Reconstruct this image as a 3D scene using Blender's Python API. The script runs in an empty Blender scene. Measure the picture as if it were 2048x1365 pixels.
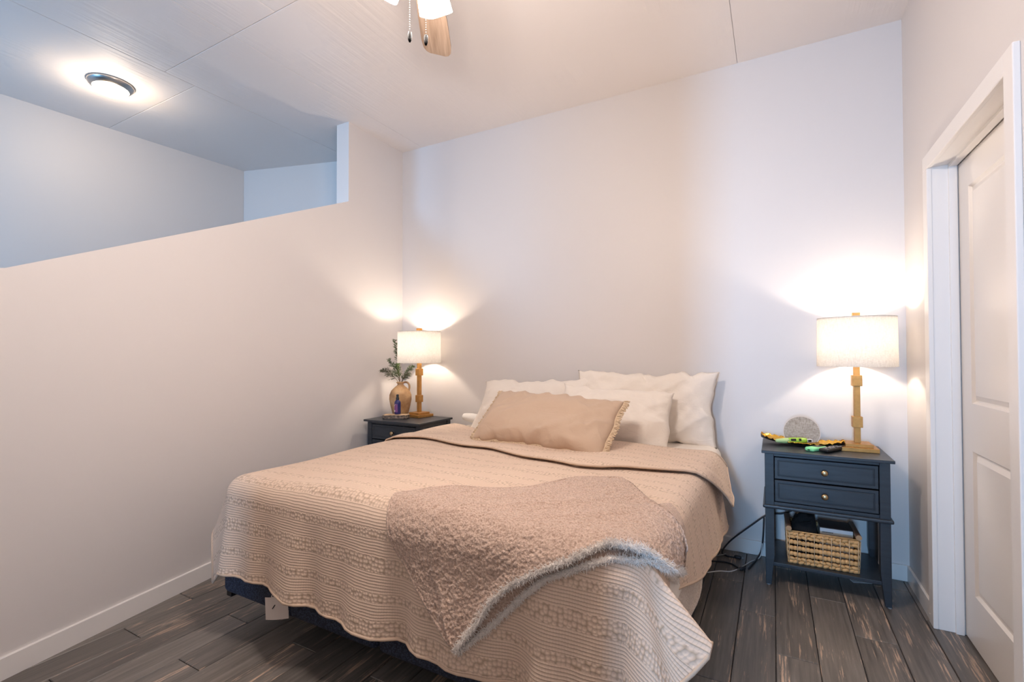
import bpy, bmesh, math, random
import numpy as np
from mathutils import Vector, Matrix, noise

random.seed(7); rng = np.random.default_rng(7)
S = bpy.context.scene
COL = S.collection
PI = math.pi

# ------------------------------------------------------------------ camera, world, lights, exposure
cam_d = bpy.data.cameras.new('camera'); cam = bpy.data.objects.new('camera', cam_d); COL.objects.link(cam)
cam_d.sensor_width = 36; cam_d.lens = 16.7926; cam_d.shift_y = 0.00594; cam_d.clip_start = .02
r_, u_, f_ = Vector((.87726, .48001, -.0027)), Vector((.00962, -.01195, .99988)), Vector((-.47992, .87718, .0151))
cam.matrix_world = Matrix(((r_.x, u_.x, -f_.x, 2.8578), (r_.y, u_.y, -f_.y, -3.2197), (r_.z, u_.z, -f_.z, 1.2), (0, 0, 0, 1)))
S.camera = cam
w = bpy.data.worlds.new('world'); S.world = w; w.use_nodes = True
w.node_tree.nodes['Background'].inputs[0].default_value = (.62, .78, 1, 1)
w.node_tree.nodes['Background'].inputs[1].default_value = .6
S.view_settings.view_transform = 'Standard'; S.view_settings.look = 'None'
S.view_settings.gamma = 1; S.view_settings.use_curve_mapping = False
S.view_settings.exposure = .80
S.cycles.use_denoising = True
S.cycles.max_bounces = 10; S.cycles.diffuse_bounces = 6; S.cycles.transmission_bounces = 6
S.cycles.sample_clamp_indirect = 6
S.cycles.caustics_reflective = False; S.cycles.caustics_refractive = False

def area(name, loc, direction, sx, sy, power, color):
    l = bpy.data.lights.new(name, 'AREA'); l.shape = 'RECTANGLE'; l.size = sx; l.size_y = sy
    l.energy = power; l.color = color
    o = bpy.data.objects.new(name, l); COL.objects.link(o); o.location = loc
    o.rotation_euler = Vector(direction).to_track_quat('-Z', 'Y').to_euler(); return o
DAY = (.32, .61, 1.0)
# daylight entering through the window in the far front wall, and through the window on the stairs
area('daylight_front', (2.62, -7.62, 1.45), (0, 1, 0), .36, 1.5, 19, DAY).data.spread = 1.15
area('daylight_stair', (-.85, -5.04, 2.0), (-.02, 1, .02), .9, 1.0, 24, (.20, .55, 1.0)).data.spread = 2.2
P_LAMP, P_FAN, P_FLUSH = 6.6, 13.2, 4.0
C_LAMP, C_FAN, C_FLUSH = (1, .84, .68), (1, .865, .79), (1, .79, .58)

# ------------------------------------------------------------------ mesh helpers
class MB:
    def __init__(s): s.v = []; s.f = []; s.uv = None
    def add(s, v, f):
        n = len(s.v); s.v += [tuple(p) for p in v]; s.f += [tuple(i + n for i in q) for q in f]; return s
    def box(s, x0, x1, y0, y1, z0, z1, M=None):
        v = [Vector((x, y, z)) for z in (z0, z1) for y in (y0, y1) for x in (x0, x1)]
        if M is not None: v = [M @ p for p in v]
        return s.add(v, [(0, 2, 3, 1), (4, 5, 7, 6), (0, 1, 5, 4), (2, 6, 7, 3), (0, 4, 6, 2), (1, 3, 7, 5)])
    def prism(s, poly, z0, z1, M=None):
        n = len(poly); v = [Vector((a, b, z0)) for a, b in poly] + [Vector((a, b, z1)) for a, b in poly]
        if M is not None: v = [M @ p for p in v]
        return s.add(v, [tuple(range(n - 1, -1, -1)), tuple(range(n, 2 * n))] + [(i, (i + 1) % n, n + (i + 1) % n, n + i) for i in range(n)])
    def lathe(s, prof, n=32, M=None, cap0=True, cap1=True):
        v = []; k = len(prof)
        for r, z in prof:
            for i in range(n): a = 2 * PI * i / n; v.append(Vector((r * math.cos(a), r * math.sin(a), z)))
        if M is not None: v = [M @ p for p in v]
        f = [(j * n + i, j * n + (i + 1) % n, (j + 1) * n + (i + 1) % n, (j + 1) * n + i) for j in range(k - 1) for i in range(n)]
        if cap0: f.append(tuple(range(n - 1, -1, -1)))
        if cap1: f.append(tuple(range((k - 1) * n, k * n)))
        return s.add(v, f)
    def tube(s, pts, rad, n=8, cap=True):
        pts = [Vector(p) for p in pts]; m = len(pts)
        rads = rad if hasattr(rad, '__len__') else [rad] * m
        up = None; v = []
        for i, p in enumerate(pts):
            t = (pts[min(i + 1, m - 1)] - pts[max(i - 1, 0)]).normalized()
            if up is None: up = t.orthogonal().normalized()
            up = (up - t * up.dot(t)).normalized(); b = t.cross(up)
            for k in range(n):
                a = 2 * PI * k / n; v.append(p + (up * math.cos(a) + b * math.sin(a)) * rads[i])
        f = [(i * n + k, i * n + (k + 1) % n, (i + 1) * n + (k + 1) % n, (i + 1) * n + k) for i in range(m - 1) for k in range(n)]
        if cap: f += [tuple(range(n - 1, -1, -1)), tuple(range((m - 1) * n, m * n))]
        return s.add(v, f)
    def grid(s, P, flip=False, close_u=False):
        a, b = P.shape[:2]; v = P.reshape(-1, 3).tolist()
        f = []
        for i in range(a - 1 + (1 if close_u else 0)):
            for j in range(b - 1):
                q = (i * b + j, ((i + 1) % a) * b + j, ((i + 1) % a) * b + j + 1, i * b + j + 1)
                f.append(q[::-1] if flip else q)
        return s.add(v, f)
    def ell(s, c, rx, ry, rz, M=None, nu=8, nv=5):
        v = []
        for j in range(nv + 1):
            t = PI * j / nv
            for i in range(nu):
                a = 2 * PI * i / nu
                v.append(Vector((rx * math.sin(t) * math.cos(a), ry * math.sin(t) * math.sin(a), rz * math.cos(t))))
        v = [(M @ p if M is not None else p) + Vector(c) for p in v]
        return s.add(v, [(j * nu + i, (j + 1) * nu + i, (j + 1) * nu + (i + 1) % nu, j * nu + (i + 1) % nu) for j in range(nv) for i in range(nu)])

def spline(pts, n=8):
    pts = [Vector(p) for p in pts]; out = []
    for i in range(len(pts) - 1):
        a, b, c, d = pts[max(i - 1, 0)], pts[i], pts[i + 1], pts[min(i + 2, len(pts) - 1)]
        for k in range(n):
            t = k / n
            out.append(.5 * ((2 * b) + (c - a) * t + (2 * a - 5 * b + 4 * c - d) * t * t + (3 * b - a - 3 * c + d) * t ** 3))
    return out + [pts[-1]]

def obj(name, mb, m, parent=None, smooth=False, bevel=0, seg=2, uv=None, sharp=None):
    me = bpy.data.meshes.new(name); me.from_pydata([tuple(p) for p in mb.v], [], mb.f); me.validate()
    if uv is not None:
        l = me.uv_layers.new(name='UVMap'); idx = np.zeros(len(me.loops), np.int32); me.loops.foreach_get('vertex_index', idx)
        l.data.foreach_set('uv', np.asarray(uv, np.float32)[idx].ravel())
    o = bpy.data.objects.new(name, me); COL.objects.link(o)
    if m is not None: me.materials.append(m)
    if parent is not None: o.parent = parent
    if smooth:
        me.polygons.foreach_set('use_smooth', [True] * len(me.polygons))
        if sharp: me.set_sharp_from_angle(angle=math.radians(sharp))
    if bevel:
        b = o.modifiers.new('bevel', 'BEVEL'); b.width = bevel; b.segments = seg; b.limit_method = 'ANGLE'; b.angle_limit = math.radians(40)
    return o
def tag(o, label=None, cat=None, group=None, kind=None):
    for k, v in (('label', label), ('category', cat), ('group', group), ('kind', kind)):
        if v: o[k] = v
    return o
def thing(name, label, cat, loc=(0, 0, 0), rz=0, group=None):
    o = bpy.data.objects.new(name, None); COL.objects.link(o); o.location = loc; o.rotation_euler = (0, 0, rz)
    o.empty_display_size = .05
    return tag(o, label, cat, group)
def struct(name, mb, m, **k): return tag(obj(name, mb, m, **k), kind='structure')

# ------------------------------------------------------------------ materials
def nm(name):
    m = bpy.data.materials.new(name); m.use_nodes = True; nt = m.node_tree; return m, nt, nt.nodes['Principled BSDF']
def N(nt, typ, **kw):
    n = nt.nodes.new(typ)
    for k, v in kw.items():
        if k in n.inputs: n.inputs[k].default_value = v
        else: setattr(n, k, v)
    return n
def L(nt, a, b): nt.links.new(a, b)
def ramp(nt, fac, stops):
    n = nt.nodes.new('ShaderNodeValToRGB'); e = n.color_ramp.elements
    while len(e) < len(stops): e.new(.5)
    for i, (p, c) in enumerate(stops): e[i].position = p; e[i].color = (*c, 1) if len(c) == 3 else c
    L(nt, fac, n.inputs[0]); return n.outputs[0]
def math_(nt, op, a, b=None):
    n = nt.nodes.new('ShaderNodeMath'); n.operation = op
    for i, x in enumerate((a, b)):
        if x is None: continue
        if isinstance(x, (int, float)): n.inputs[i].default_value = x
        else: L(nt, x, n.inputs[i])
    return n.outputs[0]
def mapped(nt, src='Object', scale=(1, 1, 1), rand=False):
    tc = nt.nodes.new('ShaderNodeTexCoord'); mp = nt.nodes.new('ShaderNodeMapping'); mp.inputs['Scale'].default_value = scale
    L(nt, tc.outputs[src], mp.inputs[0])
    if rand:
        oi = nt.nodes.new('ShaderNodeObjectInfo'); mu = nt.nodes.new('ShaderNodeVectorMath'); mu.operation = 'SCALE'
        mu.inputs[0].default_value = (37, 91, 53); L(nt, oi.outputs['Random'], mu.inputs['Scale']); L(nt, mu.outputs[0], mp.inputs['Location'])
    return mp.outputs[0]
def bump(nt, b, h, strength=.3, dist=.002):
    n = nt.nodes.new('ShaderNodeBump'); n.inputs['Strength'].default_value = strength; n.inputs['Distance'].default_value = dist
    L(nt, h, n.inputs['Height']); L(nt, n.outputs[0], b.inputs['Normal']); return n
def simple(name, c, rough=.5, metal=0, nscale=0, nstr=.2, ndist=.001, cvar=0, sheen=0, coat=0):
    m, nt, b = nm(name); b.inputs['Base Color'].default_value = (*c, 1); b.inputs['Roughness'].default_value = rough; b.inputs['Metallic'].default_value = metal
    if sheen: b.inputs['Sheen Weight'].default_value = sheen
    if coat: b.inputs['Coat Weight'].default_value = coat
    if nscale:
        nz = N(nt, 'ShaderNodeTexNoise', Scale=nscale, Detail=4); L(nt, mapped(nt), nz.inputs['Vector'])
        bump(nt, b, nz.outputs[0], nstr, ndist)
        if cvar:
            c2 = tuple(x * (1 - cvar) for x in c); L(nt, ramp(nt, nz.outputs[0], [(.3, c2), (.7, c)]), b.inputs['Base Color'])
    return m
def emit(name, c, s):
    m, nt, b = nm(name); b.inputs['Base Color'].default_value = (.9, .9, .9, 1); b.inputs['Emission Color'].default_value = (*c, 1); b.inputs['Emission Strength'].default_value = s
    b.inputs['Roughness'].default_value = .4
    return m

WALL = simple('wall_paint', (.70, .665, .645), .5, 0, 260, .12, .0006)
TRIM = simple('trim_paint', (.82, .79, .76), .32, 0, 90, .08, .0006)
def mk_ceiling():
    m, nt, b = nm('ceiling_paint'); b.inputs['Base Color'].default_value = (.80, .755, .73, 1); b.inputs['Roughness'].default_value = .62
    n1 = N(nt, 'ShaderNodeTexNoise', Scale=1.0, Detail=5); L(nt, mapped(nt, 'Object', (55, 1.6, 55)), n1.inputs['Vector'])
    n2 = N(nt, 'ShaderNodeTexNoise', Scale=2.2, Detail=3); L(nt, mapped(nt), n2.inputs['Vector'])
    n3 = N(nt, 'ShaderNodeTexVoronoi', Scale=7.0); L(nt, mapped(nt), n3.inputs['Vector'])
    blob = math_(nt, 'MULTIPLY', math_(nt, 'LESS_THAN', n3.outputs['Distance'], .055), .9)
    mask = ramp(nt, n2.outputs[0], [(.46, (0, 0, 0)), (.62, (1, 1, 1))])
    h = math_(nt, 'ADD', math_(nt, 'MULTIPLY', n1.outputs[0], mask), blob)
    bump(nt, b, h, .9, .006); return m
CEIL = mk_ceiling()
GROUT = simple('dark_joint', (.012, .011, .010), .9)
def mk_plank():
    m, nt, b = nm('plank_wood'); b.inputs['Roughness'].default_value = .42
    oi = nt.nodes.new('ShaderNodeObjectInfo')
    g = N(nt, 'ShaderNodeTexNoise', Scale=1.0, Detail=6, Roughness=.62); L(nt, mapped(nt, 'Object', (70, 3.2, 1), True), g.inputs['Vector'])
    base = ramp(nt, g.outputs[0], [(.28, (.095, .085, .076)), (.55, (.168, .150, .134)), (.80, (.245, .218, .195))])
    wn = N(nt, 'ShaderNodeTexNoise', Scale=1.0, Detail=7, Roughness=.66); L(nt, mapped(nt, 'Object', (140, 6.5, 1), True), wn.inputs['Vector'])
    big = N(nt, 'ShaderNodeTexNoise', Scale=1.0, Detail=2); L(nt, mapped(nt, 'Object', (17, 2.2, 1), True), big.inputs['Vector'])
    worn = math_(nt, 'ADD', math_(nt, 'MULTIPLY', wn.outputs[0], .62), math_(nt, 'MULTIPLY', big.outputs[0], .45))
    mask = ramp(nt, worn, [(.605, (0, 0, 0)), (.655, (1, 1, 1))])
    mix = nt.nodes.new('ShaderNodeMix'); mix.data_type = 'RGBA'
    L(nt, mask, mix.inputs['Factor']); L(nt, base, mix.inputs['A']); mix.inputs['B'].default_value = (.52, .37, .27, 1)
    hs = nt.nodes.new('ShaderNodeHueSaturation'); L(nt, math_(nt, 'ADD', math_(nt, 'MULTIPLY', oi.outputs['Random'], .5), .8), hs.inputs['Value'])
    L(nt, mix.outputs['Result'], hs.inputs['Color']); L(nt, hs.outputs[0], b.inputs['Base Color'])
    L(nt, ramp(nt, g.outputs[0], [(.3, (.30,) * 3), (.8, (.50,) * 3)]), b.inputs['Roughness'])
    bump(nt, b, math_(nt, 'SUBTRACT', g.outputs[0], math_(nt, 'MULTIPLY', mask, .3)), .35, .0025); return m
PLANK = mk_plank()
def mk_quilt():
    m, nt, b = nm('quilt_cotton'); b.inputs['Roughness'].default_value = .85; b.inputs['Sheen Weight'].default_value = .15
    tc = nt.nodes.new('ShaderNodeTexCoord'); sp = nt.nodes.new('ShaderNodeSeparateXYZ'); L(nt, tc.outputs['UV'], sp.inputs[0])
    wob = N(nt, 'ShaderNodeTexNoise', Scale=9.0, Detail=2); L(nt, tc.outputs['UV'], wob.inputs['Vector'])
    v = math_(nt, 'ADD', sp.outputs['Y'], math_(nt, 'MULTIPLY', wob.outputs[0], .010)); u = sp.outputs['X']
    rib = math_(nt, 'ABSOLUTE', math_(nt, 'SINE', math_(nt, 'MULTIPLY', v, PI / .0095)))
    st = math_(nt, 'ABSOLUTE', math_(nt, 'SINE', math_(nt, 'MULTIPLY', u, PI / .0085)))
    ribs = math_(nt, 'MULTIPLY', math_(nt, 'POWER', rib, .5), math_(nt, 'ADD', math_(nt, 'MULTIPLY', math_(nt, 'POWER', st, .4), .35), .65))
    vo = N(nt, 'ShaderNodeTexVoronoi', Scale=72.0); vo.voronoi_dimensions = '2D'; vo.feature = 'SMOOTH_F1'; vo.inputs['Smoothness'].default_value = .2; vo.inputs['Randomness'].default_value = .55
    L(nt, tc.outputs['UV'], vo.inputs['Vector'])
    bub = math_(nt, 'SUBTRACT', 1.25, math_(nt, 'MULTIPLY', vo.outputs['Distance'], 1.7))
    ph = math_(nt, 'FRACT', math_(nt, 'DIVIDE', v, .205))
    mask = ramp(nt, ph, [(.0, (1, 1, 1)), (.14, (1, 1, 1)), (.155, (0, 0, 0)), (.47, (0, 0, 0)), (.485, (1, 1, 1)), (.72, (1, 1, 1)), (.735, (0, 0, 0))])
    mix = nt.nodes.new('ShaderNodeMix'); L(nt, mask, mix.inputs['Factor']); L(nt, ribs, mix.inputs['A']); L(nt, bub, mix.inputs['B'])
    h = mix.outputs['Result']
    L(nt, ramp(nt, h, [(.1, (.50, .36, .255)), (.75, (.76, .585, .455))]), b.inputs['Base Color'])
    bump(nt, b, h, .62, .0034); return m
QUILT = mk_quilt()
HEM = simple('quilt_binding', (.60, .45, .335), .85, 0, 500, .3, .001)
def fabric(name, c, scale=900, s=.25, wr=0, sheen=.1, rough=.85):
    m, nt, b = nm(name); b.inputs['Base Color'].default_value = (*c, 1); b.inputs['Roughness'].default_value = rough; b.inputs['Sheen Weight'].default_value = sheen
    a = N(nt, 'ShaderNodeTexNoise', Scale=scale, Detail=2); L(nt, mapped(nt), a.inputs['Vector'])
    h = a.outputs[0]
    if wr:
        k = N(nt, 'ShaderNodeTexNoise', Scale=9, Detail=5, Distortion=1.2); L(nt, mapped(nt, 'Object', (1, 1.6, 1)), k.inputs['Vector'])
        h = math_(nt, 'ADD', math_(nt, 'MULTIPLY', h, .05), math_(nt, 'MULTIPLY', k.outputs[0], wr))
        bump(nt, b, h, .5, .02)
    else: bump(nt, b, h, s, .001)
    return m
SHEET = fabric('white_cotton', (.84, .77, .69), 900, .2, .55)
LINEN = fabric('tan_linen', (.565, .42, .31), 700, .3, .5)
WAFFLE = simple('white_waffle', (.80, .77, .73), .9, 0, 160, .5, .004)
FRINGE = simple('fringe_cotton', (.66, .51, .35), .9, 0, 300, .3, .002)
def mk_fleece(name, a, c, scale):
    m, nt, b = nm(name); b.inputs['Roughness'].default_value = .95; b.inputs['Sheen Weight'].default_value = .3
    n = N(nt, 'ShaderNodeTexNoise', Scale=scale, Detail=3); L(nt, mapped(nt), n.inputs['Vector'])
    L(nt, ramp(nt, n.outputs[0], [(.35, a), (.65, c)]), b.inputs['Base Color']); bump(nt, b, n.outputs[0], .8, .006); return m
FLEECE = mk_fleece('tan_fleece', (.42, .285, .21), (.67, .50, .40), 170)
WFLEECE = mk_fleece('white_fleece', (.86, .80, .74), (.97, .92, .86), 160)
UFLEECE = mk_fleece('cream_fleece', (.58, .48, .40), (.74, .64, .56), 150)
def mk_boxspring():
    m, nt, b = nm('navy_ticking'); b.inputs['Roughness'].default_value = .9
    ck = N(nt, 'ShaderNodeTexVoronoi', Scale=130); L(nt, mapped(nt, 'Object', (1, 1, 1.5)), ck.inputs['Vector'])
    L(nt, ramp(nt, ck.outputs['Distance'], [(.1, (.058, .075, .125)), (.6, (.016, .022, .042))]), b.inputs['Base Color'])
    bump(nt, b, ck.outputs['Distance'], .6, -.003); return m
NAVY = mk_boxspring()
BLACKMETAL = simple('black_metal', (.012, .012, .014), .45, .4)
def mk_blackwood():
    m, nt, b = nm('black_painted_wood'); b.inputs['Roughness'].default_value = .36
    n = N(nt, 'ShaderNodeTexNoise', Scale=1, Detail=5); L(nt, mapped(nt, 'Object', (6, 60, 60)), n.inputs['Vector'])
    L(nt, ramp(nt, n.outputs[0], [(.3, (.017, .022, .029)), (.7, (.027, .034, .045))]), b.inputs['Base Color']); bump(nt, b, n.outputs[0], .25, .0012); return m
BLACKWOOD = mk_blackwood()
BRASS = simple('aged_brass', (.50, .36, .20), .34, 1, 60, .1, .0005)
GOLDLEAF = simple('gold_leaf', (.55, .275, .075), .42, .55, 40, .35, .0014, .22)
GOLDTRAY = simple('bright_gold', (.85, .47, .07), .2, 1, 70, .3, .002)
DARKTRAY = simple('dark_tray_underside', (.02, .015, .01), .4)
def mk_shade():
    m = bpy.data.materials.new('linen_shade'); m.use_nodes = True; nt = m.node_tree; nt.nodes.clear()
    out = nt.nodes.new('ShaderNodeOutputMaterial'); d = N(nt, 'ShaderNodeBsdfDiffuse'); t = N(nt, 'ShaderNodeBsdfTranslucent'); mx = nt.nodes.new('ShaderNodeMixShader')
    n = N(nt, 'ShaderNodeTexNoise', Scale=1, Detail=3); L(nt, mapped(nt, 'Object', (90, 90, 500)), n.inputs['Vector'])
    n2 = N(nt, 'ShaderNodeTexNoise', Scale=1, Detail=3); L(nt, mapped(nt, 'Object', (420, 420, 40)), n2.inputs['Vector'])
    c = ramp(nt, math_(nt, 'MULTIPLY', math_(nt, 'ADD', n.outputs[0], n2.outputs[0]), .5), [(.38, (.58, .56, .54)), (.60, (.72, .705, .685))])
    L(nt, c, d.inputs[0]); L(nt, c, t.inputs[0]); mx.inputs[0].default_value = .42
    L(nt, d.outputs[0], mx.inputs[1]); L(nt, t.outputs[0], mx.inputs[2]); L(nt, mx.outputs[0], out.inputs[0]); return m
SHADE = mk_shade()
BULB = emit('lit_bulb', (1, .80, .55), 8)
FANGLASS = emit('lit_frosted_glass', (1, .90, .78), 9)
FLUSHGLASS = emit('lit_opal_glass', (1, .86, .64), 7)
NICKEL = simple('brushed_nickel', (.48, .46, .44), .32, 1, 200, .1, .0004)
def mk_wood(name, a, c, sc=(40, 3, 40), rough=.5):
    m, nt, b = nm(name); b.inputs['Roughness'].default_value = rough
    n = N(nt, 'ShaderNodeTexNoise', Scale=1, Detail=6, Distortion=.6); L(nt, mapped(nt, 'Object', sc), n.inputs['Vector'])
    L(nt, ramp(nt, n.outputs[0], [(.3, a), (.7, c)]), b.inputs['Base Color']); bump(nt, b, n.outputs[0], .2, .001); return m
BLADEWOOD = mk_wood('oak_blade', (.20, .13, .085), (.40, .29, .21), (4, 60, 60))
def mk_clay():
    m, nt, b = nm('tan_clay'); b.inputs['Roughness'].default_value = .7
    n = N(nt, 'ShaderNodeTexNoise', Scale=16, Detail=6); L(nt, mapped(nt), n.inputs['Vector'])
    L(nt, ramp(nt, n.outputs[0], [(.3, (.30, .16, .07)), (.55, (.48, .29, .14)), (.8, (.60, .40, .22))]), b.inputs['Base Color']); bump(nt, b, n.outputs[0], .2, .003); return m
CLAY = mk_clay()
LEAF = simple('cedar_green', (.075, .13, .035), .6, 0, 40, .2, .001, .5)
LEAF2 = simple('grey_green', (.13, .135, .075), .6, 0, 40, .2, .001, .5)
TWIG = simple('brown_twig', (.13, .08, .04), .8)
BARK = simple('rough_bark', (.33, .25, .19), .95, 0, 55, 1, .012, .85)
CUTWOOD = mk_wood('cut_wood', (.40, .26, .15), (.60, .44, .28), (30, 30, 8), .7)
BLUEGLASS = simple('cobalt_plastic', (.018, .02, .12), .15, 0)
BLACKPL = simple('black_plastic', (.012, .012, .013), .35)
GREYPL = simple('grey_key', (.32, .31, .31), .5)
LIME = simple('lime_plastic', (.30, .52, .045), .35)
PALELIME = simple('pale_lime_plastic', (.44, .60, .26), .4)
MINT = simple('mint_plastic', (.28, .80, .38), .35)
PAPER = simple('paper_card', (.72, .64, .58), .8, 0, 200, .1, .0006)
WHITEPL = simple('white_plastic', (.78, .78, .78), .4)
PURPLE = simple('purple_label', (.20, .05, .19), .4)
PINK = simple('pink_print', (.72, .32, .48), .5)
INK = simple('ink', (.012, .012, .015), .7)
BLUELAB = simple('blue_label', (.02, .07, .27), .4)
def mk_disc():
    m, nt, b = nm('woven_beige'); b.inputs['Roughness'].default_value = .85
    n = N(nt, 'ShaderNodeTexNoise', Scale=1, Detail=2); L(nt, mapped(nt, 'Object', (500, 60, 60)), n.inputs['Vector'])
    n2 = N(nt, 'ShaderNodeTexNoise', Scale=1, Detail=2); L(nt, mapped(nt, 'Object', (60, 500, 500)), n2.inputs['Vector'])
    h = math_(nt, 'MULTIPLY', math_(nt, 'ADD', n.outputs[0], n2.outputs[0]), .5)
    L(nt, ramp(nt, h, [(.4, (.30, .25, .20)), (.6, (.52, .46, .40))]), b.inputs['Base Color']); bump(nt, b, h, .4, .001); return m
WOVEN = mk_disc()
WICKER = simple('water_hyacinth', (.74, .43, .175), .6, 0, 60, .5, .003, .30)
STAKE = simple('pale_stake', (.70, .50, .30), .6)
DOWEL = mk_wood('brown_dowel', (.14, .07, .04), (.26, .15, .09), (60, 4, 60))
DOWELEND = simple('dowel_end', (.42, .26, .14), .7)
BLACKCLOTH = simple('black_cloth', (.006, .006, .007), .95, 0, 60, .4, .004)
BOOKPAGE = simple('cream_board', (.56, .48, .38), .8)
BOOKCOVER = simple('brown_cover', (.05, .03, .025), .5)
CORD = simple('dark_cord', (.02, .021, .026), .5)
GLASSPANE = None
def mk_pane():
    m, nt, b = nm('window_glass'); b.inputs['Roughness'].default_value = .02; b.inputs['Transmission Weight'].default_value = 1; b.inputs['IOR'].default_value = 1.01
    return m
GLASSPANE = mk_pane()

# ------------------------------------------------------------------ room shell
H, W = 2.986, 3.4756
YF = -7.7                                    # far front wall
# floor slab with planks
floor = struct('floor', MB().box(-2.0, 4.9, YF - .1, .15, -.06, -.006), GROUT)
PW, PL, PX0 = .148, .876, .487
phase = {0: -.724, 1: -1.021, 2: -.43}
plank_meshes = {}
def plank(x0, x1, y0, y1):
    key = (round(x1 - x0, 4), round(y1 - y0, 4))
    if key not in plank_meshes:
        a, b = key[0] / 2 - .0015, key[1] / 2 - .0015; c = .0022
        v = [(-a, -b, -.006), (a, -b, -.006), (a, b, -.006), (-a, b, -.006), (-a, -b, -c), (a, -b, -c), (a, b, -c), (-a, b, -c),
             (-a + c, -b + c, 0), (a - c, -b + c, 0), (a - c, b - c, 0), (-a + c, b - c, 0)]
        f = [(8, 9, 10, 11)] + [(i, (i + 1) % 4, 4 + (i + 1) % 4, 4 + i) for i in range(4)] + [(4 + i, 4 + (i + 1) % 4, 8 + (i + 1) % 4, 8 + i) for i in range(4)]
        me = bpy.data.meshes.new('plank'); me.from_pydata(v, [], f); me.materials.append(PLANK); plank_meshes[key] = me
    o = bpy.data.objects.new('plank', plank_meshes[key]); COL.objects.link(o); o.parent = floor; o.location = ((x0 + x1) / 2, (y0 + y1) / 2, 0)
for k in range(-4, 21):
    x0 = PX0 + k * PW; x1 = x0 + PW
    ys = [0.0]; y = phase[k % 3]
    while y > 0: y -= PL
    while y + PL < 0: y += PL
    while y > -5.2: ys.append(y); y -= PL
    ys.append(-5.2)
    for a, b in zip(ys[:-1], ys[1:]):
        if a - b > .02: plank(x0, min(x1, 3.60), b, a)
floor_far = struct('trim_1', MB().box(-2.0, 4.9, YF, -5.202, -.006, -.001), GROUT)

# ceiling of formed concrete panels
ceil = struct('ceiling', MB().box(-2.2, 4.9, YF - .1, .15, H + .008, H + .15), CEIL)
def cpanel(x0, x1, y0, y1):
    g = .0016; b = .003
    m = MB(); a0, a1, c0, c1 = x0 + g, x1 - g, y0 + g, y1 - g
    m.add([(a0, c0, H + .008), (a1, c0, H + .008), (a1, c1, H + .008), (a0, c1, H + .008), (a0, c0, H + .001), (a1, c0, H + .001), (a1, c1, H + .001), (a0, c1, H + .001),
           (a0 + b, c0 + b, H), (a1 - b, c0 + b, H), (a1 - b, c1 - b, H), (a0 + b, c1 - b, H)],
          [(11, 10, 9, 8)] + [(4 + i, 4 + (i + 1) % 4, (i + 1) % 4, i) for i in range(4)] + [(8 + i, 8 + (i + 1) % 4, 4 + (i + 1) % 4, 4 + i) for i in range(4)])
    obj('ceiling_panel', m, CEIL, ceil)
for a in [(-2.15, -.49, -1.47, .1), (-2.15, -.49, -3.9, -1.47), (-.49, .22, -1.65, .1), (-.49, .22, -4.1, -1.65), (.22, 2.68, -1.65, .1),
          (.22, .60, -4.1, -1.65), (.60, 2.68, -4.1, -1.65), (2.68, 3.85, -2.45, .1), (2.68, 3.85, -4.9, -2.45)]: cpanel(*a)

# back wall and right wall (with the door opening)
struct('wall_back', MB().box(-.13, W + .14, 0, .12, -.06, H + .01), WALL)
YD0, YD1, HD = -.5015, -1.303, 2.015
wr = MB(); WT = .125
wr.box(W, W + WT, YD0 + .02, .0, -.06, H + .01); wr.box(W, W + WT, -5.2, YD1 - .02, -.06, H + .01); wr.box(W, W + WT, YD1 - .02, YD0 + .02, HD + .02, H + .01)
struct('wall_right', wr, WALL)
# half wall on the left: it bows a little in plan and its top follows the stairs
def plan(y):
    a = -y
    return .06 * a * a if a < 1.6 else .1536 + .192 * (a - 1.6)
smx = plan
YE = -.633                                   # the half wall becomes full height here
TOPY = [-5.0, -4.0, -2.58, -2.276, -1.85, -1.458, -1.218, -.945, -.633]; TOPZ = [1.40, 1.44, 1.522, 1.655, 1.841, 2.012, 2.117, 2.236, 2.372]
def topz(y): return float(np.interp(y, TOPY, TOPZ))
wl = MB()
def wallrun(ya, yb, k, zf):
    v = []; f = []; ys = np.linspace(ya, yb, k)
    for y in ys:
        x = plan(y); z = zf(y); v += [(x, y, -.06), (x, y, z), (x - .13, y, z), (x - .13, y, -.06)]
    for i in range(k - 1):
        a, b = 4 * i, 4 * i + 4
        f += [(a, a + 1, b + 1, b), (a + 1, a + 2, b + 2, b + 1), (a + 2, a + 3, b + 3, b + 2)]
    n = 4 * (k - 1); f += [(0, 3, 2, 1), (n, n + 1, n + 2, n + 3)]
    wl.add(v, f)
wallrun(-5.09, -2.85, 26, lambda y: H + .01); wallrun(-2.85, YE, 40, topz); wallrun(YE, 0, 12, lambda y: H + .01)  # first run, out of view, is raised to the ceiling to block stair daylight
o = struct('wall_left', wl, WALL, smooth=True, sharp=30)
# stair walls beyond it
def slabwall(name, p0, p1, z0, z1, t=.1):
    a, b = Vector(p0), Vector(p1); d = (b - a).normalized(); nrm = Vector((-d.y, d.x)) * t
    return struct(name, MB().prism([tuple(a), tuple(b), tuple(b + nrm), tuple(a + nrm)], z0, z1), WALL)
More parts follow.
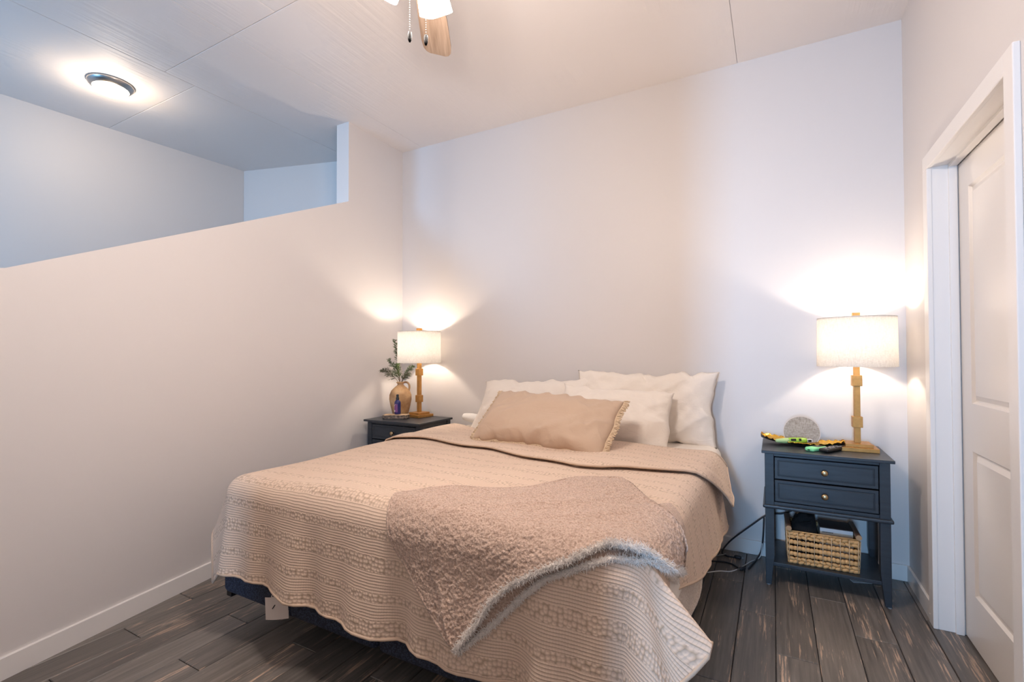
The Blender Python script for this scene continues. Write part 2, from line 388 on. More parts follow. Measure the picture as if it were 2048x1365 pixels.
# far stair wall, split round its window
sw = MB()
def seg(y0, y1, z0, z1):
    xa = -1.608 + .0672 * y0; xb = -1.608 + .0672 * y1
    sw.prism([(xa, y0), (xb, y1), (xb - .1, y1), (xa - .1, y0)], z0, z1)
seg(-5.2, -.38, -.06, H + .01)
struct('wall_stair', sw, WALL)
slabwall('wall_alcove', (-.12, .0), (-1.634, -.4215), -.06, H + .01, -.1)
se = MB()
for x0, x1, z0, z1 in ((-2.1, -1.35, -.06, H + .01), (-.35, .87, -.06, H + .01), (-1.35, -.35, -.06, 1.45), (-1.35, -.35, 2.55, H + .01)): se.box(x0, x1, -5.2, -5.08, z0, z1)
struct('wall_stair_end', se, WALL)
w2 = MB()
for x0, x1, z0, z1 in ((-1.35, -1.30, 1.45, 2.55), (-.40, -.35, 1.45, 2.55), (-1.35, -.35, 1.45, 1.50), (-1.35, -.35, 2.50, 2.55)): w2.box(x0, x1, -5.17, -5.12, z0, z1)
win2 = struct('window_2', w2, TRIM); obj('glass_pane', MB().box(-1.31, -.39, -5.15, -5.145, 1.49, 2.51), GLASSPANE, win2)
# space behind the camera: an added light-blocking pier, side walls, front wall with a tall window
struct('light_blocker', MB().box(1.49, 2.55, -3.95, -3.62, -.05, H + .005), WALL)
struct('wall_side', MB().box(4.75, 4.87, YF, -5.2, -.06, H + .01), WALL)
struct('wall_return', MB().box(W, 4.87, -5.32, -5.2, -.06, H + .01), WALL)
struct('wall_outer', MB().box(-2.1, -1.98, YF, -5.2, -.06, H + .01), WALL)
fw = MB(); fw.box(-2.1, 2.38, YF - .12, YF, -.06, H + .01); fw.box(2.86, 4.87, YF - .12, YF, -.06, H + .01); fw.box(2.38, 2.86, YF - .12, YF, -.06, .66); fw.box(2.38, 2.86, YF - .12, YF, 2.24, H + .01)
struct('wall_front', fw, WALL)
w1 = MB()
for a in ((2.38, 2.43, .66, 2.24), (2.81, 2.86, .66, 2.24), (2.38, 2.86, .66, .71), (2.38, 2.86, 2.19, 2.24)): w1.box(a[0], a[1], YF - .08, YF - .03, a[2], a[3])
win1 = struct('window_1', w1, TRIM); obj('glass_pane', MB().box(2.42, 2.82, YF - .06, YF - .055, .70, 2.20), GLASSPANE, win1)

# baseboards
HB, TB = .0833, .013
bb = MB(); v = []; f = []
yb = [y for y in np.linspace(-4.9, -.005, 40)]
for y in yb:
    x = plan(y)
    v += [(x, y, 0), (x + TB, y, 0), (x + TB, y, HB - .002), (x + TB - .002, y, HB), (x, y, HB)]
for i in range(len(yb) - 1):
    a, b = 5 * i, 5 * i + 5
    f += [(a + j, b + j, b + j + 1, a + j + 1) for j in range(1, 4)]
bb.add(v, f); struct('baseboard_left', bb, TRIM)
struct('baseboard_back', MB().box(.015, W - .001, -TB, -.0005, .0005, HB), TRIM, bevel=.002)
struct('baseboard_right', MB().box(W - TB, W - .0005, -.437, -TB - .001, .0005, HB), TRIM, bevel=.002)

# door: casing, jamb, stop and a two panel leaf set back in the wall
TC = .018
door = bpy.data.objects.new('door_1', None); COL.objects.link(door); door['kind'] = 'structure'
CW = .065
obj('casing_leg', MB().box(W - TC, W, YD0, YD0 + CW, .0005, HD + .0005), TRIM, door, bevel=.003)
obj('casing_leg', MB().box(W - TC, W, YD1 - CW, YD1, .0005, HD + CW), TRIM, door, bevel=.003)
obj('casing_head', MB().box(W - TC, W, YD1, YD0 + CW, HD, HD + CW), TRIM, door, bevel=.003)
jm = MB(); jm.box(W - .004, W + WT, YD0 + .004, YD0 + .02, .0005, HD + .02); jm.box(W - .004, W + WT, YD1 - .02, YD1 - .004, .0005, HD + .02); jm.box(W - .004, W + WT, YD1 - .004, YD0 + .004, HD + .004, HD + .02)
obj('jamb', jm, TRIM, door, bevel=.001)
sp_ = MB(); sp_.box(W + .055, W + .083, YD0 - .008, YD0 + .006, .0005, HD - .006); sp_.box(W + .055, W + .083, YD1 + .008, YD1 - .006, .0005, HD - .006); sp_.box(W + .055, W + .083, YD1, YD0, HD - .008, HD + .006)
obj('door_stop', sp_, TRIM, door, bevel=.001)
XL = W + .088
leaf = MB(); y0, y1 = YD1 + .004, YD0 - .003; zs = [.008, .215, .80, .995, 1.885, 2.008]; ys_ = [y0, y0 + .115, y1 - .112, y1]
leaf.box(XL, XL + .03, ys_[0], ys_[1], zs[0], zs[5]); leaf.box(XL, XL + .03, ys_[2], ys_[3], zs[0], zs[5])
for a, b in ((0, 1), (2, 3), (4, 5)): leaf.box(XL, XL + .03, ys_[1], ys_[2], zs[a], zs[b])
lf = obj('door_leaf', leaf, TRIM, door)
for a, b in ((1, 2), (3, 4)):
    pm = MB(); A0, A1, B0, B1 = ys_[1], ys_[2], zs[a], zs[b]
    rings = [(0, 0), (.008, .011), (.014, .011), (.034, .003), (.040, .003)]
    v = []
    for ins, dep in rings: v += [(XL + dep, A0 + ins, B0 + ins), (XL + dep, A1 - ins, B0 + ins), (XL + dep, A1 - ins, B1 - ins), (XL + dep, A0 + ins, B1 - ins)]
    f = [(4 * r + i, 4 * r + 4 + i, 4 * r + 4 + (i + 1) % 4, 4 * r + (i + 1) % 4) for r in range(len(rings) - 1) for i in range(4)] + [tuple(4 * (len(rings) - 1) + i for i in (3, 2, 1, 0))]
    pm.add(v, f); obj('door_panel', pm, TRIM, lf)
struct('wall_closet', MB().box(W + .19, W + .25, -2.2, .15, -.06, H), WALL)

# ------------------------------------------------------------------ bed
bed = thing('bed_frame', 'low black metal bed frame on legs under the two blue box springs', 'bed frame', (1.64, -1.0, 0))
def loc(mb, o):                                # world mesh -> local of a thing without rotation
    t = Vector(o.location); mb.v = [tuple(Vector(p) - t) for p in mb.v]; return mb
BX0, BX1, BY0, BY1 = .685, 2.562, -1.955, -.04
for a in ((BX1 - .035, BX1 - .002, BY0 + .02, BY1), (BX0 + .002, BX0 + .035, BY0 + .02, BY1)): obj('rail', loc(MB().box(a[0], a[1], a[2], a[3], .118, .139), bed), BLACKMETAL, bed)
for y in (BY0 + .25, BY1 - .06): obj('cross_bar', loc(MB().box(BX0 + .03, BX1 - .03, y, y + .03, .118, .138), bed), BLACKMETAL, bed)
for x in (BX0 + .08, 1.62, BX1 - .06):
    for y in (BY0 + .26, BY1 - .2): obj('leg', loc(MB().lathe([(.018, 0), (.018, .012), (.013, .014), (.013, .12)], 12, Matrix.Translation((x, y, 0))), bed), BLACKMETAL, bed, smooth=True, sharp=40)
obj('head_bracket', loc(MB().box(BX1 - .012, BX1 + .004, BY1 - .03, BY1 + .01, .14, .36), bed), BLACKMETAL, bed)

def rbox(x0, x1, y0, y1, z0, z1, r, n=5):
    bm = bmesh.new(); bmesh.ops.create_cube(bm, size=1)
    for v in bm.verts: v.co = Vector(((x0 + x1) / 2 + v.co.x * (x1 - x0), (y0 + y1) / 2 + v.co.y * (y1 - y0), (z0 + z1) / 2 + v.co.z * (z1 - z0)))
    bmesh.ops.bevel(bm, geom=bm.edges[:], offset=r, segments=n, profile=.5, affect='EDGES')
    m = MB(); bm.verts.ensure_lookup_table(); m.v = [tuple(v.co) for v in bm.verts]; m.f = [tuple(v.index for v in f.verts) for f in bm.faces]; bm.free(); return m
XS = 1.612
MX0, MX1 = .715, 2.580
boxes = []
for nme, a, b, lab in (('l', BX0, XS - .003, 'dark blue box spring under the foot corner with two paper tags'), ('r', XS + .003, BX1, 'dark blue box spring on the nightstand side with cords beside it')):
    t = thing('box_spring', lab, 'box spring', ((a + b) / 2, -1, .14), 0, 'box springs under the mattress')
    obj('base_body', loc(rbox(a, b, BY0, BY1, .14, .345, .028, 4), t), NAVY, t, smooth=True)
    obj('edge_piping', loc(MB().tube([(a + .012, BY0 + .012, .337), (b - .012, BY0 + .012, .337), (b - .012, BY1 - .012, .337), (a + .012, BY1 - .012, .337), (a + .012, BY0 + .012, .337)], .006, 6), t), NAVY, t, smooth=True)
    boxes.append(t)
t = boxes[0]
TAGZ0, TAGZ1 = .146, .235
obj('fabric_seam', loc(MB().tube(spline([(1.145, BY0 - .001, .155), (1.147, BY0 - .004, .25), (1.145, BY0 - .001, .33)], 5), .004, 5), t), NAVY, t, smooth=True)
def card(p_right, ln, z0, z1, skew, bend=.006):
    # a paper tag held at its right edge, its left edge standing out from the bed towards the room
    P = np.zeros((9, 7, 3)); d = np.array([-.957, -.29])
    for i in range(9):
        for j in range(7):
            a, b = i / 8, j / 6
            xy = np.array(p_right) + d * (a * ln + skew * (b - .5)); 
            P[i, j] = (xy[0], xy[1] - bend * math.sin(PI * a), z0 + (z1 - z0) * b - .017 * a)
    g = MB().grid(P); Q = P.copy(); Q[..., 1] += .0008; g.grid(Q, True); return g, P
g, Pc = card((1.146, BY0 - .006), .105, TAGZ0, TAGZ1, .004)
tg = obj('paper_tag', loc(g, t), PAPER, t); tg['label'] = 'square cream paper tag with one dark slash'
c0, c1 = Pc[5, 3], Pc[4, 4]
obj('print_mark', loc(MB().tube([(c0[0], c0[1] - .0015, c0[2]), (c1[0], c1[1] - .0015, c1[2])], .0018, 4), t), INK, tg)
g, Pc = card((1.140, BY0 - .003), .082, TAGZ0 + .05, TAGZ1 + .020, -.02, .003)
tg2 = obj('paper_tag', loc(g, t), PAPER, t); tg2['label'] = 'printed white tag behind the square one'
pr = MB(); dd = np.array([-.957, -.29])
for rI in range(2):
    a_ = .012
    while a_ < .070:
        wd = random.uniform(.003, .008); q0 = np.array((1.140, BY0 - .0068)) + dd * a_; q1 = q0 + dd * wd; zz = TAGZ1 + .013 - rI * .009 - .2 * a_
        pr.add([(q0[0], q0[1], zz - .003), (q1[0], q1[1], zz - .003), (q1[0], q1[1], zz + .003), (q0[0], q0[1], zz + .003)], [(0, 1, 2, 3)]); a_ += wd + random.uniform(.002, .004)
obj('print_mark', loc(pr, t), INK, tg2)['kind'] = 'stuff'
t = thing('mattress', 'thick mattress in a white fitted sheet under the tan quilt', 'mattress', (1.65, -1, .345))
mm = rbox(MX0, MX1, -1.968, -.035, .346, .652, .075, 6); obj('sheet_cover', loc(mm, t), SHEET, t, smooth=True)

# ---- quilt: a cloth sheet laid over the mattress; u, v are metres on the cloth
X0, X1, Y0 = .70, 2.590, -1.985
RR = .085; ZT = .668
UL, UR, VF = X0 + RR, X1 - RR, Y0 + RR
def sstep(a, b, x):
    t = np.clip((x - a) / (b - a), 0, 1); return t * t * (3 - 2 * t)
def quilt_pos(u, v, lift=0.0, rip=1.0, flap=0.0):
    u = np.asarray(u, float); v = np.asarray(v, float)
    cu = np.clip(u, UL, UR); cv = np.maximum(v, VF); du = u - cu; dv = v - cv
    d = (np.abs(du) ** 2.2 + np.abs(dv) ** 2.2) ** (1 / 2.2)
    ln = np.hypot(du, dv) + 1e-9; nx, ny = du / ln, dv / ln
    ang = np.arctan2(nx, -ny) * (d > 1e-6)
    per = (cu - UL) + np.where(du < 0, -(cv - VF), 0) + np.where(du > 0, cv - VF, 0) + ang * .22
    g = lambda m, s: np.exp(-((ang - m) / s) ** 2)
    beta = .07 + .82 * g(1.24, .25) + .38 * g(.6, .32) + .27 * g(-.95, .45) - .055 * sstep(1.1, 1.5, ang) + flap * sstep(.9, 1.4, ang)
    tm = PI / 2 - beta; th = np.minimum(d / RR, tm); hang = np.maximum(d - RR * tm, 0); t = hang / .3
    wv = np.sin(per * 16.5 + .9) + .5 * np.sin(per * 29 + 2.1) + .35 * np.sin(per * 43 + .3)
    out = RR * np.sin(th) + hang * np.sin(beta) + rip * .017 * wv * t ** 1.2 * (1 - .72 * sstep(1.1, 1.5, ang))
    down = RR * (1 - np.cos(th)) + hang * np.cos(beta)
    tuck = np.exp(-((v + 1.66) / .15) ** 2) * sstep(.9, 1.45, ang); out = out - .10 * tuck * t
    x = cu + nx * (out + lift * np.sin(th)); y = cv + ny * (out + lift * np.sin(th)); z = ZT - down + lift * np.cos(th)
    top = 1 - sstep(0, .12, d); a = (cu - (UL + UR) / 2) / (UR - UL) * 2
    z = z + .016 * (1 - a * a) * top + .005 * np.sin(cu * 5 + cv * 3) * top + .003 * np.sin(cu * 11 - cv * 9 + 1) * top
    return np.stack([x, y, z], -1)
def ov_right(v): return np.interp(v, [-2.0, -1.75, -1.6, -1.35, -1.0, -.6, -.1], [.27, .27, .28, .33, .38, .42, .42])
def ov_foot(u): return np.interp(u, [.5, 1.2, 1.8, 2.6], [.450, .446, .478, .50]) + .010 * np.sin(u * 5 + 1)
def thicken(P, t=.008):
    du = np.gradient(P, axis=0); dv = np.gradient(P, axis=1); n = np.cross(du, dv); n /= np.linalg.norm(n, axis=-1, keepdims=True) + 1e-12
    if n[..., 2].mean() < 0: n = -n
    return P - n * t, n
quilt = thing('quilt', 'tan ribbed cotton quilt spread over the bed and hanging at its foot', 'quilt', (1.65, -1.2, .66))
nu, nv = 230, 210
s = np.linspace(0, 1, nu)[:, None]; q = np.linspace(0, 1, nv)[None, :]
fu = np.array([.50, .62, .70, .83, .95, 1.09, 1.34, 1.51, 1.77, 1.92, 2.07, 2.17, 2.25, 2.37, 2.52, 2.60, 2.68, 2.77, 2.87])
ff = np.array([-.98, -.98, -.97, -.94, -.92, -.94, -1.0, -1.01, -1.10, -1.14, -1.18, -1.155, -1.09, -1.05, -.985, -.92, -.80, -.70, -.64])
fc = np.array([-.24, -.26, -.28, -.33, -.38, -.42, -.46, -.50, -.52, -.52, -.52, -.51, -.50, -.47, -.42, -.38, -.33, -.29, -.27])
VHa = lambda u: np.interp(u, fu, fc) - .03
Ucore = UL - .27 + (UR - UL + .27) * np.clip(s / .88, 0, 1) + 0 * q
Vtop = VHa(Ucore)
Vfull = np.where(q <= .72, Vtop + (VF - Vtop) * np.clip(q / .72, 0, 1), VF - ov_foot(Ucore) * (q - .72) / .28)
Ufull = Ucore + np.clip((s - .88) / .12, 0, 1) * ov_right(Vfull)
P = quilt_pos(Ufull, Vfull)
Q, nrm = thicken(P, .009)
mb = MB().grid(P); uv = [np.stack([Ufull, Vfull], -1).reshape(-1, 2)]
obj('quilt_body', loc(mb, quilt), QUILT, quilt, smooth=True, uv=uv[0])
mb = MB().grid(Q, True); obj('quilt_lining', loc(mb, quilt), QUILT, quilt, smooth=True, uv=uv[0])
def strip_tube(P3, r): return MB().tube([tuple(p) for p in P3], r, 6)
edge = np.concatenate([P[0, ::4], P[::4, -1], P[-1, ::-4]]); edge2 = edge - np.array([0, 0, .003])
obj('bound_hem', loc(strip_tube(edge2, .0052), quilt), HEM, quilt, smooth=True, uv=None)
# folded back flap at the head
s = np.linspace(0, 1, 150)[:, None]; q = np.linspace(0, 1, 44)[None, :]
Uf = UL - .24 + (UR + .36 - (UL - .24)) * s + 0 * q
front = np.interp(Uf, fu, ff); crease = np.interp(Uf, fu, fc); Vf = crease + (front - crease) * q
rightlim = UR + .16 + .125 * q; Uf = np.where(Uf > UR, UR + (Uf - UR) / .36 * (rightlim - UR), Uf)
lift = .015 + .009 * np.sin(PI * np.clip((1 - q) * 3.2, 0, 1)) + .004 * np.clip((q - .9) / .1, 0, 1) + .007 * np.sin(Uf * 9 + 1) * (1 - q)
Pf = quilt_pos(Uf, Vf, lift, .6, .28)
Qf, n2 = thicken(Pf, .010)
flap = obj('folded_flap', loc(MB().grid(Pf), quilt), QUILT, quilt, smooth=True, uv=np.stack([Uf, -Vf + .03], -1).reshape(-1, 2))
obj('flap_lining', loc(MB().grid(Qf, True), quilt), QUILT, flap, smooth=True, uv=np.stack([Uf, Vf], -1).reshape(-1, 2))
obj('bound_hem', loc(strip_tube(np.concatenate([Pf[::3, -1] - np.array([0, 0, .002]), Pf[-1, ::-3] - np.array([0, 0, .003])]), .005), quilt), HEM, flap, smooth=True)
obj('crease_roll', loc(strip_tube(Pf[::3, 0] - np.array([0, .0, .012]), .0135), quilt), QUILT, flap, smooth=True)
# cream fleece blanket peeping out below the quilt on the right
s = np.linspace(0, 1, 60)[:, None]; q = np.linspace(0, 1, 30)[None, :]
Vu = -.45 + (-2.05 + .45) * s + 0 * q
ovu = np.interp(Vu, [-2.05, -1.85, -1.6, -1.45, -1.3, -1.05, -.8, -.45], [.42, .44, .44, .46, .45, .41, .38, .34])
Uu = UR - .25 + (ovu + .25) * q
Pu = quilt_pos(Uu, Vu, -.018, .3); 
hx = np.clip((q - .4) / .6, 0, 1); Pu[..., 0] = np.where(Vu < -1.30, Pu[..., 0] * (1 - .0 * hx), Pu[..., 0])
# hold it close to the mattress side
Pu[..., 0] = np.minimum(Pu[..., 0], 2.582 + .008 * np.sin(Vu * 14) * hx + .004 * hx)
Qu, nu_ = thicken(Pu, .008)
und = thing('underblanket', 'cream fleece blanket edge hanging below the quilt beside the nightstand', 'blanket', (2.6, -1.2, .4))
obj('blanket_face', loc(MB().grid(Pu), und), UFLEECE, und, smooth=True); obj('blanket_back', loc(MB().grid(Qu, True), und), UFLEECE, und, smooth=True)
obj('rolled_hem', loc(strip_tube(Pu[::2, -1], .010), und), UFLEECE, und, smooth=True)

# ---- fleece throw lying across the foot of the bed
def polyl(pts, t):
    pts = np.array(pts); d = np.r_[0, np.cumsum(np.hypot(*np.diff(pts, axis=0).T))]; d /= d[-1]
    return np.stack([np.interp(t, d, pts[:, 0]), np.interp(t, d, pts[:, 1])], -1)
TL_ = [(2.018, -2.301), (1.931, -2.241), (1.848, -2.162), (1.748, -2.070), (1.715, -2.015), (1.661, -1.911)]
TT_ = [(1.661, -1.911), (1.716, -1.809), (1.79, -1.735), (1.915, -1.675), (2.028, -1.590), (2.153, -1.41), (2.305, -1.266)]
TR_ = [(2.72, -1.62), (2.64, -1.68), (2.565, -1.645), (2.478, -1.537), (2.41, -1.43), (2.305, -1.266)]
TB_ = [(2.018, -2.301), (2.076, -2.22), (2.128, -2.139), (2.184, -2.084), (2.274, -2.024), (2.364, -1.99), (2.423, -1.958), (2.455, -1.940), (2.49, -1.945), (2.533, -1.945), (2.578, -1.905), (2.63, -1.82), (2.72, -1.62)]
n1, n3 = 340, 200
def smooth1(c, k):
    w_ = np.hanning(2 * k + 3)[1:-1]; w_ /= w_.sum(); pad = np.concatenate([2 * c[:1] - c[k:0:-1], c, 2 * c[-1:] - c[-2:-k - 2:-1]])
    return np.stack([np.convolve(pad[:, i], w_, 'valid') for i in range(2)], -1)
sv = np.linspace(0, 1, n1)
A_ = smooth1(polyl(TB_, sv), 7)
cB = (.36, .80)                              # where the two far corners of the throw fall along its edge
B_ = np.where((sv < cB[0])[:, None], polyl(TL_, np.clip(sv / cB[0], 0, 1)), np.where((sv < cB[1])[:, None], polyl(TT_, np.clip((sv - cB[0]) / (cB[1] - cB[0]), 0, 1)), polyl(TR_[::-1], np.clip((sv - cB[1]) / (1 - cB[1]), 0, 1))))
B_ = smooth1(B_, 4)
s = sv[:, None, None] + np.zeros((1, n3, 1)); q = np.linspace(0, 1, n3)[None, :, None] + np.zeros((n1, 1, 1))
UV = (1 - q) * A_[:, None, :] + q * B_[:, None, :]
tl = .021 + .004 * np.sin(UV[..., 0] * 13 + UV[..., 1] * 5) + .003 * np.sin(UV[..., 1] * 22 + 1)
sb, qb = s[..., 0], q[..., 0]
tl = tl + .026 * np.exp(-((sb - .62) / .05) ** 2) * np.exp(-(qb / .16) ** 2) + .016 * np.exp(-((sb - .25) / .2) ** 2) * np.exp(-(qb / .10) ** 2)
tl = tl + .010 * np.exp(-((qb - .32 - .12 * sb) / .05) ** 2) * sstep(.4, .7, sb) * (1 - sstep(.8, 1, sb)) + .006 * np.exp(-((qb - .6) / .05) ** 2)
Pt = quilt_pos(UV[..., 0], UV[..., 1], tl, 1.0)
Dn = np.array([[noise.noise(Vector((float(p[0]) * 120, float(p[1]) * 120, float(p[2]) * 120))) + .7 * noise.noise(Vector((float(p[0]) * 45, float(p[1]) * 45, float(p[2]) * 45))) for p in row] for row in Pt])
Qt, nt_ = thicken(Pt, .012)
throw = thing('throw_blanket', 'folded dusty tan fleece throw with white fluffy edge lying across the quilt', 'blanket', (2.2, -1.8, .66))
Ps = Pt + nt_ * (Dn * .0042)[..., None]
th_o = obj('fleece_face', loc(MB().grid(Ps), throw), FLEECE, throw, smooth=True)
obj('fleece_back', loc(MB().grid(Qt[6:-90, :-50], True), throw), WFLEECE, throw, smooth=True)
eb = np.concatenate([Pt[:, 0] - nt_[:, 0] * .004])
trimw = obj('white_edge', loc(strip_tube(eb, .0065), throw), WFLEECE, throw, smooth=True)
side = Pt[4:int(n1 * .79), -1]; sn = nt_[4:int(n1 * .79), -1]
obj('side_edge', loc(strip_tube((side - sn * .0035)[::2], .006), throw), FLEECE, throw, smooth=True)
# the lower fold of the throw
LB_ = [(2.016, -2.315), (2.115, -2.225), (2.218, -2.115), (2.293, -2.045), (2.379, -2.005), (2.475, -1.965), (2.54, -1.955), (2.595, -1.90), (2.655, -1.80), (2.745, -1.63)]
ls = np.linspace(0, 1, 90); lo = polyl(LB_, ls); Pl = quilt_pos(lo[:, 0], lo[:, 1], .008, 1.0)
inn = polyl(TB_, ls) * .55 + polyl(TT_, ls) * .45; Pi = quilt_pos(inn[:, 0], inn[:, 1], .008, 1.0)
G = np.stack([Pl * (1 - k) + 0 * Pi for k in (0,)], 1)
kk = np.linspace(0, 1, 12); UVl = lo[:, None, :] * (1 - kk[None, :, None]) + inn[:, None, :] * kk[None, :, None]
Gl = quilt_pos(UVl[..., 0], UVl[..., 1], .007, 1.0)
lower = obj('under_fold', loc(MB().grid(Gl), throw), FLEECE, throw, smooth=True)
trim2 = obj('white_edge', loc(strip_tube(Pl, .0058), throw), WFLEECE, throw, smooth=True)
def hair(o, n, length, mat_i, rnd=.5, rad=.0011, seed=1, brown=.01):
    mo = o.modifiers.new('pile', 'PARTICLE_SYSTEM'); ps = mo.particle_system; st = ps.settings
    st.type = 'HAIR'; st.count = n; st.hair_length = length; st.hair_step = 3; st.display_step = 2; st.render_step = 2
    st.emit_from = 'FACE'; st.use_emit_random = True; st.use_advanced_hair = True
    st.brownian_factor = brown; st.length_random = rnd; st.factor_random = length * .5
    st.root_radius = rad * 1000; st.tip_radius = rad * 350; st.radius_scale = .001; st.material = mat_i; ps.seed = seed
hair(trimw, 9000, .0052, 1, .5, .0018, 4, .003)
hair(trim2, 8000, .0046, 1, .5, .0018, 5, .003)

# ---- pillows
def pillow_mesh(wd, ht, tk, seed, pinch=.05, wr=.010, n=60, sag=.12, ears=.03, shear=0):
    a = np.linspace(-1, 1, n); Sg, Tg = np.meshgrid(a, a, indexing='ij'); F = np.zeros((2, n, n, 3))
    for side_ in (0, 1):
        sg = 1 if side_ == 0 else -1
        for i in range(n):
            for j in range(n):
                s_, t_ = Sg[i, j], Tg[i, j]
                px = wd / 2 * (s_ * (1 - pinch * (1 - t_ * t_)) + ears * s_ ** 3 * t_ ** 4); py = ht / 2 * (t_ * (1 - pinch * 1.3 * (1 - s_ * s_)) + ears * t_ ** 3 * s_ ** 4)
                prof = max(0, (1 - abs(s_) ** 3.2) * (1 - abs(t_) ** 2.6)) ** .58 * (1 - sag * t_)
                e = (1 - abs(s_) ** 6) * (1 - abs(t_) ** 6); c = max(abs(s_), abs(t_))
                k1 = noise.noise(Vector((px * 5 + seed, py * 9, seed * 2.3))); k2 = noise.noise(Vector((px * 15 + seed, py * 15 + px * 12, seed)))
                k3 = 1 - abs(noise.noise(Vector((px * 7 - py * 10 + seed * 3, px * 3 + py * 3.0, .3 * sg)))) * 2
                pz = sg * tk / 2 * prof + e * (wr * (k1 * 1.1 + k2 * .45 * (c ** 2 + .35)) + wr * 1.0 * k3 * (.25 + c ** 2))
                F[side_, i, j] = (px + shear * py + wr * .9 * (1 - e) * k1 + wr * .5 * k2 * c, py + wr * 1.1 * k2 * c * c + wr * .8 * k1 * c, pz)
    F[1, 0] = F[0, 0]; F[1, -1] = F[0, -1]; F[1, :, 0] = F[0, :, 0]; F[1, :, -1] = F[0, :, -1]
    m = MB(); m.grid(F[0]); m.grid(F[1], True); return m, F
def weld(o):
    bm = bmesh.new(); bm.from_mesh(o.data); bmesh.ops.remove_doubles(bm, verts=bm.verts[:], dist=1e-5); bm.to_mesh(o.data); bm.free()
    o.data.polygons.foreach_set('use_smooth', [True] * len(o.data.polygons))
def pose(o, c, tilt, roll=0, yaw=0):
    # local x along the width, local y up the pillow, local z out of its face (towards -y when upright)
    M = Matrix.Rotation(yaw, 4, 'Z') @ Matrix.Rotation(PI / 2 - tilt, 4, 'X') @ Matrix.Rotation(roll, 4, 'Z')
    o.location = c; o.rotation_euler = M.to_euler()
def pillow(label, wd, ht, tk, seed, c, tilt, roll, yaw, m, name='pillow', **k):
    t = thing(name, label, 'pillow'); pm, F = pillow_mesh(wd, ht, tk, seed, **k)
    o = obj('cover', pm, m, t, smooth=True); weld(o); pose(t, c, tilt, roll, yaw); return t, F
p1, F1 = pillow('white pillow standing against the wall at the right end of the bed', .85, .435, .17, 3.1, (2.120, -.125, .864), .12, -.005, .02, SHEET, wr=.022, ears=.05, pinch=.025)
p2, F2 = pillow('white pillow leaning at the left end, its corner towards the left lamp', .86, .40, .18, 8.4, (1.355, -.20, .834), .42, .045, 0, SHEET, wr=.018, ears=.03, shear=.20)
p3, F3 = pillow('white pillow in the middle, just behind the tan fringed cushion', .71, .39, .18, 5.7, (1.980, -.335, .812), .48, -.035, .02, SHEET, wr=.016, ears=.03)
p4, F4 = pillow('long tan cushion with fringed edges in front of the white pillows', .83, .395, .19, 2.2, (1.700, -.71, .818), .86, -.045, -.035, LINEN, 'lumbar_pillow', wr=.021, ears=-.01, pinch=.03)
# fringe along the seam of the tan cushion
def fringe(F, edge_pts, n, ln):
    m = MB(); E = np.array(edge_pts); ctr = np.array([0, 0, 0.])
    d = np.r_[0, np.cumsum(np.linalg.norm(np.diff(E, axis=0), axis=1))]; tt = np.linspace(0, d[-1], n)
    for t0 in tt:
        p = np.array([np.interp(t0, d, E[:, k]) for k in range(3)]); k = min(np.searchsorted(d, t0), len(E) - 1); tan = E[min(k + 1, len(E) - 1)] - E[max(k - 1, 0)]; tan /= np.linalg.norm(tan) + 1e-9
        outd = np.array([tan[1], -tan[0], 0]); outd *= np.sign(outd @ p) if abs(outd @ p) > 1e-9 else 1
        for q_ in range(2):
            l2 = ln * random.uniform(.75, 1.1); sk = random.uniform(-.3, .3)
            pts = [p - outd * .004, p + outd * l2 * .5 + tan * sk * l2 * .4 + np.array([0, 0, random.uniform(-.004, .004)]), p + outd * l2 + tan * sk * l2 + np.array([0, 0, random.uniform(-.008, .002)])]
            m.tube([tuple(x) for x in pts], [.0028, .0030, .0022], 4)
    return m
for e_, n_, l_ in ((F4[0][-1, :], 74, .030), (F4[0][0, :], 70, .024), (F4[0][:, 0], 130, .015)):
    fo = obj('fringe', fringe(F4, e_, n_, l_), FRINGE, p4); fo['kind'] = 'stuff'
    obj('braid', MB().tube([tuple(x) for x in e_[::2]], .0042, 5), FRINGE, p4, smooth=True)
# rolled end of the white waffle blanket at the left of the pillows
rl = thing('waffle_blanket', 'small rolled white waffle blanket end left of the pillows', 'blanket', (.86, -.155, .70))
P = np.zeros((24, 16, 3))
for i in range(24):
    for j in range(16):
        a = 2 * PI * i / 24; t = j / 15; rr_ = .038 * (math.sin(PI * min(1, .12 + t * .95)) ** .45 if t < .5 else 1) * (1 - .25 * t)
        P[i, j] = (-.10 + .30 * t, math.cos(a) * rr_ * 1.25 - .05 * t, math.sin(a) * rr_ + .02 - .012 * t)
obj('roll', MB().grid(P, True, True), WAFFLE, rl, smooth=True)

